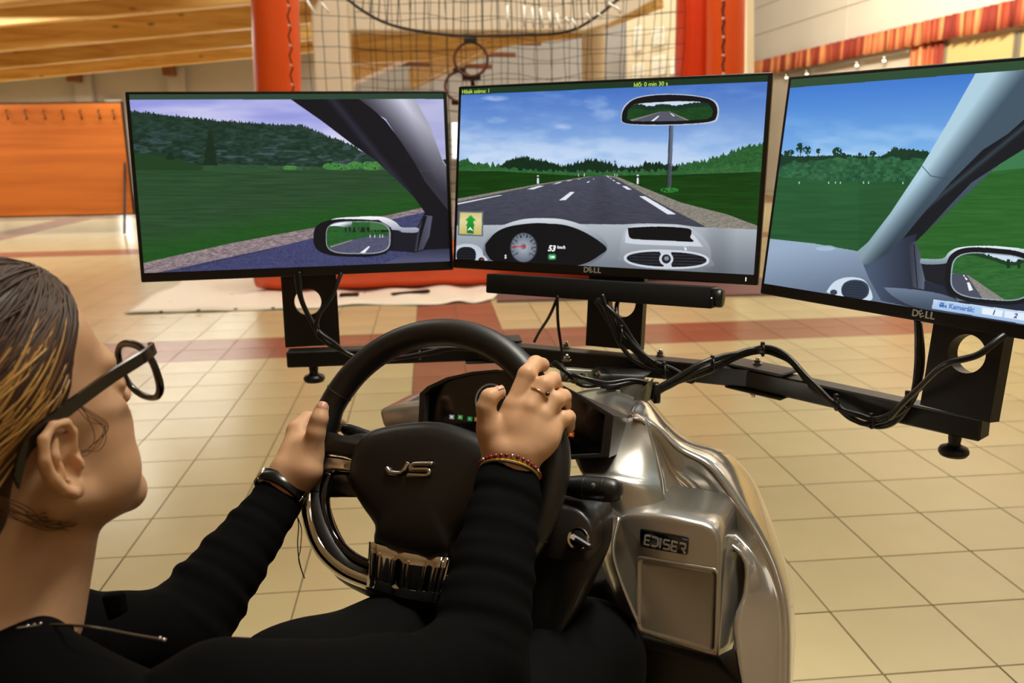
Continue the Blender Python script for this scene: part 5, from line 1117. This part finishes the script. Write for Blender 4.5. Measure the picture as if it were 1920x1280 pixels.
# ears
for s in (-1, 1):
    x0 = .0735; e_ = .84; _E, _h = E, hw
    def E(c, r, k=.008, op='add'): _E((c[0], c[1]*e_, c[2]*e_-.006), [q*e_ for q in r], k, op)
    def hw(x, y, z): return _h(x, y*e_, z*e_-.006)
    E((s*(x0+.001), -.003, .004), (.0065, .019, .030), .006)
    hx = [(.010, .004, .000), (.014, .018, .001), (.009, .030, .004), (-.004, .0345, .007), (-.017, .029, .010), (-.0235, .014, .0125), (-.022, -.004, .012), (-.015, -.019, .009), (-.006, -.029, .006)]
    pts = [hw(s*(x0+.004+d), y, z) for y, z, d in hx]; B.chain(pts, [.0032*HS]*4+[.0038*HS]*5, .0025)
    B.chain([hw(s*(x0+.007), -.004, .022), hw(s*(x0+.010), -.011, .010), hw(s*(x0+.010), -.011, -.006), hw(s*(x0+.007), -.004, -.016)], [.003, .004, .004, .0035], .003)
    E((s*(x0+.005), -.001, -.027), (.005, .009, .010), .004); E((s*(x0+.006), .0105, -.004), (.005, .0045, .007), .003)
    E((s*(x0+.009), .000, -.003), (.008, .0075, .010), .004, 'sub'); E((s*(x0+.010), -.002, .014), (.004, .006, .006), .003, 'sub')
    E, hw = _E, _h
# arms under the sleeves
for sh, el, wr in ((shR, elR, wrR), (shL, elL, wrL)):
    B.cone(V3(sh), V3(el), .036, .030, .02); B.cone(V3(el), V3(wr), .033, .021, .02)
    B.cone(neck_b-np.array((0, 0, .04)), V3(sh), .05, .038, .03)
# right hand: back of the hand to the camera, fingers over the rim
def W(px, py, d): return V3(P(px, py, d))
for dx in (-17, 17): B.cone(W(957+dx, 890+dx*.3, .985), W(966+dx, 846, .985), .0182, .0215, .010)
pal = [W(950, 832, .992), W(975, 828, .985), W(996, 831, .985), W(1010, 840, .985)]
mcp = [W(963, 762, .992), W(993, 764, .988), W(1018, 780, .990), W(1036, 803, .994)]
for a, b_, r1, r2 in zip(pal, mcp, (.0150, .0155, .015, .014), (.0125, .0122, .0118, .0112)): B.cone(a, b_, r1, r2, .008)
B.cone(mcp[0]*.5+pal[0]*.5, mcp[3]*.5+pal[3]*.5, .016, .014, .014)
fR = [([mcp[0], W(988, 702, 1.000), W(1004, 682, 1.022), W(1017, 684, 1.045)], [.0112, .0103, .0095, .0088]),
      ([mcp[1], W(1020, 722, .998), W(1036, 712, 1.018), W(1042, 726, 1.040)], [.0112, .0103, .0095, .0088]),
      ([mcp[2], W(1042, 750, .998), W(1056, 744, 1.018), W(1058, 762, 1.036)], [.0108, .0100, .0092, .0085]),
      ([mcp[3], W(1054, 785, 1.000), W(1065, 782, 1.016), W(1066, 800, 1.030)], [.0100, .0092, .0085, .0078])]
for pts, rs in fR: B.chain(pts, rs, .0035)
tR = [W(932, 850, .990), W(918, 806, .985), W(911, 764, .980), W(918, 745, .980), W(937, 735, .985)]; B.chain(tR[:2], [.0175, .0145], .010); B.chain(tR[1:], [.0145, .0105, .0098, .0072], .004)
B.cone(W(922, 822, .988), W(955, 800, .992), .010, .011, .010)
# left hand: seen from the thumb side
for dx in (-12, 12): B.cone(W(526+dx, 930+dx*.55, 1.10), W(550+dx, 885, 1.11), .0195, .0215, .012)
B.chain([W(548, 890, 1.11), W(560, 850, 1.13), W(563, 815, 1.145)], [.0225, .0215, .016], .014)
B.cone(W(575, 880, 1.10), W(580, 838, 1.11), .0200, .0170, .014)
B.chain([W(585, 850, 1.105), W(592, 812, 1.10), W(599, 785, 1.10), W(604, 764, 1.105)], [.0150, .0112, .0102, .0085], .005)
lm_ = [W(556, 806, 1.145), W(560, 822, 1.16), W(566, 842, 1.17), W(572, 862, 1.17)]
lt = [(W(575, 786, 1.165), W(608, 782, 1.19), W(638, 797, 1.165)), (W(585, 800, 1.19), W(612, 795, 1.195), W(634, 798, 1.175)), (W(585, 822, 1.20), W(612, 820, 1.20), W(628, 822, 1.18)), (W(588, 842, 1.195), W(610, 842, 1.195), W(622, 842, 1.175))]
for m_, (a, b_, c_), r in zip(lm_, lt, (.0102, .0100, .0095, .0088)):
    B.cone(W(560, 860, 1.13), m_, .014, r*1.1, .010); B.chain([m_, a, b_, c_], [r*1.1, r, r*.93, r*.85], .003)
body = B.obj('body', skin, person, smooth=2)
# nails
nail = mat('nail', (214, 158, 136), .25)
def nailp(a, b_, nrm, r, ln, name='nail'):
    a, b_ = Vector(a), Vector(b_); d = (b_-a).normalized(); n = Vector(nrm); n = (n-d*n.dot(d)).normalized(); s = d.cross(n); b = bmesh.new(); G = []
    for i in range(6):
        u = i/5; row = []
        for j in range(7):
            t = (j/6-.5)*1.7; w_ = r*(.96 if u < .8 else .8); row.append(b.verts.new(b_+d*(ln*(u-.55))+(n*math.cos(t)+s*math.sin(t))*w_+n*(.0006-.0012*(u-.5)**2)))
        G.append(row)
    for A, Bv in zip(G, G[1:]):
        for j in range(6): b.faces.new((A[j], A[j+1], Bv[j+1], Bv[j]))
    o = obj(name, b, nail, body); o.modifiers.new('s', 'SOLIDIFY').thickness = .0006; return o
nailp(W(599, 785, 1.10), W(604, 764, 1.105), -CD+CX*.2, .0088, .013)
nailp(W(918, 745, .980), W(937, 735, .985), -CD*.3+CU, .0077, .012)
# ---- clothes
Tp = Field((-.68, .36, .36), (.12, 1.10, .98), .0050)
pel = Vector((-.41, .58, .46)); chest = Vector((-.385, .63, .78))
Tp.cone(V3(pel), V3(chest), .125, .125, .05)
for s in (-1, 1):
    Tp.cone(V3(pel+Rr*.07*s), V3(chest+Rr*.07*s), .115, .10, .05)
for sh, el, wr, seed in ((shR, elR, wrR, 0), (shL, elL, wrL, 2)):
    Tp.cone(V3(chest+Vector((0, 0, .05))), V3(sh), .085, .060, .05)
    Tp.cone(neck_b-np.array((0, 0, .020)), V3(sh), .062, .062, .03)
Tp.cone(V3(chest-Vector((0, 0, .06))), V3(pel+F*.06), .13, .13, .05)
Tp.cone(V3(chest+Rr*.08+F*.06), V3(shR+Vector((0, 0, -.03))), .09, .06, .05)
top = Tp.obj('top', cloth_black, person, smooth=3)
wdir = {.3: (P(1008, 903, .985)-P(903, 868, .985)).normalized(), 2.2: (P(560, 950, 1.1)-P(480, 905, 1.1)).normalized()}
def wr_(f, a, seed):
    def g(t, X, Y, Z):
        s = t*f; return a*(np.sin(s*3.1+26*X+14*Z+seed)*.45+np.sin(s*7.3+20*Z-31*Y+seed)*.35+.55*np.maximum(0, np.sin(s*2.6+seed+15*Y+9*X))**6)
    return g
sleeve_ends = {}
Sl = Field((-.60, .44, .66), (.14, 1.12, 1.00), .0034)
for sh, el, wr, seed, rw in ((shR, elR, wrR, 0.3, .0235), (shL, elL, wrL, 2.2, .0215)):
    w0 = wr.lerp(el, .03)
    Sl.cone(V3(sh), V3(el), .062, .050, .02, disp=wr_(5, .004, seed)); [Sl.cone(V3(el+wdir[seed]*q*.004), V3(w0+wdir[seed]*q*(.012 if seed < 1 else .009)), .048, rw, .012, disp=wr_(8, .0028, seed)) for q in (-1, 1)]
    d = (w0-el).normalized(); Sl.cone(V3(w0+d*.060), V3(w0+d*.08), .06, .06, .0012, 'sub'); sleeve_ends[seed] = (w0, d, rw)
Sl.cone(V3(P(415, 1347, .66)), V3(P(770, 1345, .79)), .058, .054, .03)
slv = Sl.obj('sleeves', cloth_black, person, smooth=2)
# collar and shoulder piping
col_pts = [neck_b+0]
nb_ = Vector(neck_b); colp = [nb_+Vector((.064*math.cos(t), .064*math.sin(t), .0+.012*math.sin(t*2))) for t in np.linspace(0, 2*math.pi, 33)[:-1]]
obj('collar', tube_bm([p+Vector((0, 0, -.012)) for p in colp], .016, 12, closed=True), cloth_black, person)
# trousers and shoes
Tr = Field((-.66, .34, .02), (.44, 1.60, .86), .010)
thL0, thL1 = P(560, 1338, .92), P(880, 1140, 1.17)
for s, kn, an in ((1, thL1+Rr*.17-F*.02-Vector((0, 0, .02)), thL1+Rr*.17+F*.16+Vector((0, 0, .13-thL1.z))), (-1, thL1, thL1+F*.16+Vector((0, 0, .13-thL1.z)))):
    hp = pel+Rr*.10*s; mid = thL0+(Rr*.17-Vector((0, 0, .02)) if s > 0 else Vector((0, 0, 0))); Tr.cone(V3(hp), V3(mid), .10, .082, .05); Tr.cone(V3(mid), V3(kn), .080, .066, .05); Tr.cone(V3(kn), V3(an), .068, .045, .03)
    b = box_bm(.09, .25, .07, .03, 3, Matrix.Translation(an+F*.06+Vector((0, 0, -.118))) @ Matrix.Rotation(math.radians(-30), 4, 'Z')); obj('shoe', b, black_rubber, person)
    Tr.cone(V3(an), V3(an-Vector((0, 0, .09))), .045, .04, .02)
Tr.cone(V3(pel-Rr*.1), V3(pel+Rr*.1), .12, .12, .05)
obj_tr = Tr.obj('trousers', trouser_black, person, smooth=3)
# seat under the driver
sc_ = pel-F*.03; seat = empty('driver_seat', (sc_.x, sc_.y, 0), 'black seat under the driver, below the picture edge', 'seat')
sharp(obj('seat_cushion', bar_bm(sc_-F*.22+Zv*-.16, sc_+F*.24+Zv*-.16, .46, .1, .03), black_rubber, seat)); sharp(obj('seat_base', bar_bm(sc_-F*.15+Zv*-.335, sc_+F*.15+Zv*-.335, .3, .245, .02), black_metal, seat))

# ---- hair
hair_d = mat('dark brown hair', (66, 42, 26), .45, spec=.4); hair_b = mat('brown hair', (112, 76, 40), .42, spec=.4); hair_l = mat('golden blond hair', (196, 148, 76), .4, spec=.5)
hr = Field((-.54, .52, .92), (-.18, .88, 1.30), .0028)
hr.ell(hw(0, -.017, .056), np.array((.0785, .1010, .0815))*HS, RhN, .01); hr.ell(hw(0, .028, .074), np.array((.060, .050, .048))*HS, RhN, .02); hr.ell(hw(0, -.06, .0), np.array((.066, .055, .075))*HS, RhN, .02)
hr.ell(hw(0, -.10, -.01), np.array((.045, .035, .05))*HS, RhN, .02)
# cut along the hairline (head coordinates)
sl_, (X_, Y_, Z_) = hr._box(hr.lo, hr.lo+hr.n*hr.h); X_, Y_, Z_ = X_-hc.x, Y_-hc.y, Z_-hc.z
ly = (X_*Rh[0][1]+Y_*Rh[1][1]+Z_*Rh[2][1])/HS; lz = (X_*Rh[0][2]+Y_*Rh[1][2]+Z_*Rh[2][2])/HS
hl = np.interp(lz, [-.10, -.05, -.02, .0, .012, .03, .055, .08, .105, .14], [-.060, -.040, -.028, -.016, .010, .026, .040, .066, .092, .100]); hr.G = np.maximum(hr.G, ((ly-hl)*.8*HS).astype(np.float32))
for s in (-1, 1): hr.ell(hw(s*.092, -.002, -.008), np.array((.030, .024, .028))*HS, RhN, .004, 'sub')
hair = hr.obj('hair', hair_d, person, smooth=2)
rnd = random.Random(7)
def skull(u, v, off):   # direction from skull centre -> point on the hair surface
    d = Vector((u[0], u[1], u[2])).normalized(); r = Vector((.0788, .106, .0860)); k = 1/math.sqrt((d.x/r.x)**2+(d.y/r.y)**2+(d.z/r.z)**2); k += off
    p = d*k+Vector((0, -.015, .056)); return Vector(hw(*p))
from mathutils.bvhtree import BVHTree
hbvh = BVHTree.FromObject(hair, bpy.context.evaluated_depsgraph_get())
def on_hair(p, off):
    h = hbvh.find_nearest(p); n = (h[0]-hc).normalized(); n = h[1] if h[1].dot(n) > 0 else -h[1]; return h[0]+n*off
def strand_set(name, m, n, starts, ends, wid, offr=(.000, .003)):
    b = bmesh.new()
    for _ in range(n):
        a = Vector(starts()); e = Vector(ends()); a.normalize(); e.normalize(); off = rnd.uniform(*offr); r = rnd.uniform(*wid); path = []; ph = rnd.uniform(0, 6); axis = a.cross(e)
        if axis.length < 1e-4: continue
        ang = a.angle(e); axis.normalize(); wv = rnd.uniform(-.06, .06)
        for i in range(15):
            t = i/14; d = Matrix.Rotation(ang*t, 3, axis) @ a; d = d+axis*(wv*math.sin(t*math.pi)); path.append(on_hair(skull(d, None, 0), off*math.sin(math.pi*min(1, t*1.1+.12))-.0003))
        tube_bm(path, [r*(.25+.75*math.sin(math.pi*min(.999, .08+.84*i/14))) for i in range(15)], 5, bm=b, flat=.6)
    o = obj(name, b, m, hair); tag(o, kind='stuff'); return o
def hit_dir(px, py):       # skull direction seen at a pixel
    R_ = (.0788, .106, .0860); o = Rh.transposed() @ (CO-hc)/HS-Vector((0, -.015, .056)); r = Rh.transposed() @ ray(px, py)/HS
    o2 = Vector([o[i]/R_[i] for i in range(3)]); r2 = Vector([r[i]/R_[i] for i in range(3)]); A = r2.dot(r2); Bq = o2.dot(r2); Cq = o2.dot(o2)-1; D = Bq*Bq-A*Cq
    t = (-Bq-math.sqrt(max(D, 0)))/A; return (o+r*t).normalized()
HL = [(70, 482), (96, 497), (112, 518), (119, 545), (121, 580), (121, 620), (124, 655), (134, 690), (132, 722), (112, 752), (70, 795)]
def from_line(t0, t1, back):
    t = rnd.uniform(t0, t1)*(len(HL)-1); i = min(int(t), len(HL)-2); f = t-i; q = rnd.uniform(0, back)**1.3 if back > 1 else 0
    return hit_dir(HL[i][0]*(1-f)+HL[i+1][0]*f-q+rnd.uniform(-3, 2), HL[i][1]*(1-f)+HL[i+1][1]*f+rnd.uniform(-3, 3)+q*.4)
def en(): return (rnd.uniform(-.1, .55), -1, rnd.uniform(-.85, -.25))
strand_set('hair_strands', hair_d, 190, lambda: from_line(0, .5, 14), en, (.0010, .0024))
strand_set('hair_strands', hair_b, 150, lambda: from_line(.25, 1, 20), en, (.0009, .0020)); strand_set('hair_strands', hair_d, 110, lambda: from_line(.3, 1, 10), en, (.0009, .0020))
strand_set('hair_strands', hair_l, 125, lambda: from_line(.33, .97, 24), en, (.0010, .0022), (.0012, .0036))
strand_set('hair_strands', hair_d, 60, lambda: (rnd.uniform(-.9, .2), rnd.uniform(.3, .62), rnd.uniform(.6, .85)), en, (.001, .002))
# loose wisps by the ear and nape
wb_ = bmesh.new()
def wisp(pts, r): tube_bm(catmull([Vector(hw(*p)) for p in pts], 6), r, 5, bm=wb_)
for k in range(6):
    j = lambda: rnd.uniform(-.004, .004)
    wisp([(.072, .022+j(), .030), (.077, .030+j(), .012+j()), (.074, .036+j()*2, -.004+j()), (.071, .026+j()*2, -.014+j()), (.072, .014, -.010+j())], .00032)
for k in range(12):
    j = lambda: rnd.uniform(-.006, .006)
    wisp([(.060, -.055+j(), .0+j()), (.066, -.034+j(), -.030+j()), (.058, -.018+j(), -.052+j()), (.050, .002+j(), -.066+j())], .00038)
wo = obj('loose_wisps', wb_, hair_b, hair); tag(wo, kind='stuff')

# ---- glasses
tort = mat('black tortoiseshell frame', (20, 14, 11), .22, coat=.6, var=(90, .6))
gls = empty('glasses', hw(0, .105, .02), 'dark tortoiseshell glasses worn by the driver', 'glasses')
hin = hloc(278, 663, x=.071); ert = hloc(84, 800, x=.080)
lc = hloc(250, 691, y=.104)
GX, GZ = .0365, hin.z-.023; gy = hin.y+.006
def gp(x, z): return Vector(hw(x, gy+.006-.055*abs(x)**1.3*1.0, z))
for s in (1, -1):
    ring = []
    for i in range(40):
        t = 2*math.pi*i/40; c_, s_ = math.cos(t), math.sin(t); x = s*(GX+.0225*math.copysign(abs(c_)**.85, c_)); z = GZ+.0238*math.copysign(abs(s_)**.85, s_)-(.002*(x*s-GX)/.0265 if s_ < 0 else 0); ring.append(gp(x, z))
    r_ = obj('lens_rim', tube_bm(ring, .0028, 8, closed=True, flat=1.2), tort, gls)
    lb = bmesh.new(); lb.faces.new([lb.verts.new(p) for p in ring]); bmesh.ops.triangulate(lb, faces=lb.faces)
    lensm = MATS.get('lens') 
    if not lensm:
        lensm = bpy.data.materials.new('lens'); lensm.use_nodes = True; nt = lensm.node_tree; bs = nt.nodes['Principled BSDF']; bs.inputs['Base Color'].default_value = (.02, .02, .02, 1); bs.inputs['Roughness'].default_value = .03; bs.inputs['Alpha'].default_value = .10; MATS['lens'] = lensm
    obj('lens', lb, lensm, r_, smooth=False)
    hp = gp(s*.0655, hin.z); ep = Vector(hw(s*.080, ert.y, ert.z)); md = hp.lerp(ep, .5)+(Rh @ Vector((s*.001, 0, .002)))
    tp = catmull([gp(s*.060, hin.z-.001), hp, Vector(hw(s*.072, hin.y-.006, hin.z)), md, ep, Vector(hw(s*.080, ert.y-.018, ert.z-.008)), Vector(hw(s*.078, ert.y-.030, ert.z-.026))], 6); nn = len(tp)
    b = bmesh.new(); R4 = []
    upv = Rh @ Vector((0, 0, 1)); sdv = Rh @ Vector((1, 0, 0))
    for i, p in enumerate(tp):
        hh = .0044+.0012*(i/nn); ww = .0017; R4.append([b.verts.new(p+upv*a*hh+sdv*c*ww) for a, c in ((1, 1), (1, -1), (-1, -1), (-1, 1))])
    for A, Bv in zip(R4, R4[1:]):
        for q in range(4): b.faces.new((A[q], A[(q+1) % 4], Bv[(q+1) % 4], Bv[q]))
    b.faces.new(R4[0]); b.faces.new(R4[-1][::-1]); bmesh.ops.recalc_face_normals(b, faces=b.faces); sharp(obj('temple_arm', b, tort, gls))
obj('bridge', tube_bm(catmull([gp(-.009, GZ+.006), gp(0, GZ+.010)+Vector(Rh @ Vector((0, .002, 0))), gp(.009, GZ+.006)], 5), .0024, 8), tort, gls)
# ---- ring, bracelet, watch, ear stud, zip
gold = mat('rose gold', (226, 180, 140), .15, 1)
a, b_ = Vector(fR[1][0][0]), Vector(fR[1][0][1]); c_ = a.lerp(b_, .62); M = axis_M(c_, b_-a)
rg = obj('ring', tube_bm([M @ Vector((.0112*math.cos(t), .0112*math.sin(t), 0)) for t in np.linspace(0, 2*math.pi, 33)[:-1]], .0011, 8, closed=True), gold); tag(rg, 'thin gold ring with a dark stone on the right middle finger', 'ring')
sd = c_+(-CD*.6+CX*.8).normalized()*.0122; bb = bmesh.new(); bmesh.ops.create_icosphere(bb, subdivisions=2, radius=.0028, matrix=Matrix.Translation(sd)); obj('stone', bb, mat('dark stone', (30, 12, 14), .05, coat=1), rg)
w0, dd, rw = sleeve_ends[.3]; bc = P(956, 880, .985); M = axis_M(bc, dd, wdir[.3]) @ Matrix.Diagonal((1.24, 1.0, 1, 1)); br = empty('bead_bracelet', bc, 'dark red glass bead bracelet on the right wrist', 'bracelet')
redb = mat('dark red glass bead', (120, 10, 18), .08, coat=1); silb = mat('silver bead', (210, 205, 200), .15, 1)
ms = {}
for nm, mm in (('r', redb), ('s', silb)):
    q = bmesh.new(); bmesh.ops.create_icosphere(q, subdivisions=2, radius=.0026); me = bpy.data.meshes.new('bead'); q.to_mesh(me); q.free(); me.materials.append(mm); me.polygons.foreach_set('use_smooth', [True]*len(me.polygons)); ms[nm] = me
RB = .0262
for i in range(34):
    t = 2*math.pi*i/34; o = bpy.data.objects.new('bead', ms['s' if i % 6 == 1 else 'r']); C.objects.link(o); o.location = M @ Vector((RB*1.05*math.cos(t), RB*1.10*math.sin(t), .001*math.sin(t*3)-.001)); put(o, br)
yb = obj('string_bracelet', tube_bm([M @ Vector((RB*1.01*math.cos(t), RB*1.01*math.sin(t), -.0048)) for t in np.linspace(0, 2*math.pi, 41)[:-1]], .0013, 6, closed=True), mat('yellow cord', (226, 176, 40), .6)); tag(yb, 'thin yellow cord bracelet below the red beads', 'bracelet')
yr = obj('cord_stripe', tube_bm([M @ Vector((RB*1.01*math.cos(t), RB*1.01*math.sin(t), -.0070)) for t in np.linspace(0, 2*math.pi, 41)[:-1]], .0012, 6, closed=True), mat('black cord', (14, 12, 12), .6), yb)
w0, dd, rw = sleeve_ends[2.2]; bc = P(525, 920, 1.10); M = axis_M(bc, dd, -CD) @ Matrix.Diagonal((1, 1.33, 1, 1)); wt = empty('wristwatch', bc, 'slim black wristwatch with a silver clasp on the left wrist', 'watch')
def band(a0, a1, r, hw_, th, m, name):
    b = bmesh.new(); R_ = []
    for i in range(25):
        t = a0+(a1-a0)*i/24; R_.append([b.verts.new(M @ Vector((rr*math.cos(t), rr*math.sin(t), z))) for rr, z in ((r, -hw_), (r, hw_), (r+th, hw_*.85), (r+th, -hw_*.85))])
    for A, Bv in zip(R_, R_[1:]):
        for q in range(4): b.faces.new((A[q], A[(q+1) % 4], Bv[(q+1) % 4], Bv[q]))
    b.faces.new(R_[0]); b.faces.new(R_[-1][::-1]); bmesh.ops.recalc_face_normals(b, faces=b.faces); return obj(name, b, m, wt)
band(0, 6.28, .0235, .0075, .0018, black_rubber, 'strap'); band(-.9, .9, .0256, .0088, .0022, mat('watch glass', (8, 8, 9), .25), 'display'); band(-.92, -1.0, .0256, .0090, .0024, chrome, 'clasp'); band(1.0, .92, .0256, .0090, .0024, chrome, 'clasp')
th = obj('cord', tube_bm(catmull([P(556, 962, 1.09), P(560, 985, 1.09), P(558, 1020, 1.09), P(562, 1055, 1.09), P(571, 1084, 1.09)], 8), .0007, 5), black_rubber, wt)
obj('cord', tube_bm(catmull([P(554, 962, 1.09), P(565, 990, 1.09), P(563, 1030, 1.09), P(560, 1050, 1.09), P(569, 1080, 1.09)], 8), .0006, 5), black_rubber, wt)
sharp(obj('collar_tab', prism_bm(rounded([P(*p, .74) for p in [(186, 1118), (224, 1114), (230, 1152), (200, 1168)]], .003), F*.006, .003, 2), cloth_black, person))
# zip piping on the shoulder of the top
from mathutils.bvhtree import BVHTree
bvh = BVHTree.FromObject(top, bpy.context.evaluated_depsgraph_get())
def snap(px, py, d):
    h = bvh.ray_cast(CO, ray(px, py).normalized()); return (h[0]-ray(px, py).normalized()*.001) if h[0] is not None else P(px, py, d)
zp = [snap(*p) for p in [(x, y+q, .65) for q in (6,) for x, y in ((30, 1172), (60, 1168), (100, 1165), (150, 1167), (200, 1174), (240, 1182), (275, 1188), (312, 1194))]]; zp = catmull(zp, 6)
obj('zip', tube_bm(zp, .0011, 6), mat('dull silver zip', (96, 88, 76), .4, .8), person)
for px, py, d in ((52, 1167, .653), (64, 1165, .653), (76, 1163, .653), (300, 1190, .623), (308, 1193, .623)):
    q = bmesh.new(); bmesh.ops.create_icosphere(q, subdivisions=1, radius=.0016, matrix=Matrix.Translation(snap(px, py+6, d))); obj('zip_bead', q, silb, person)
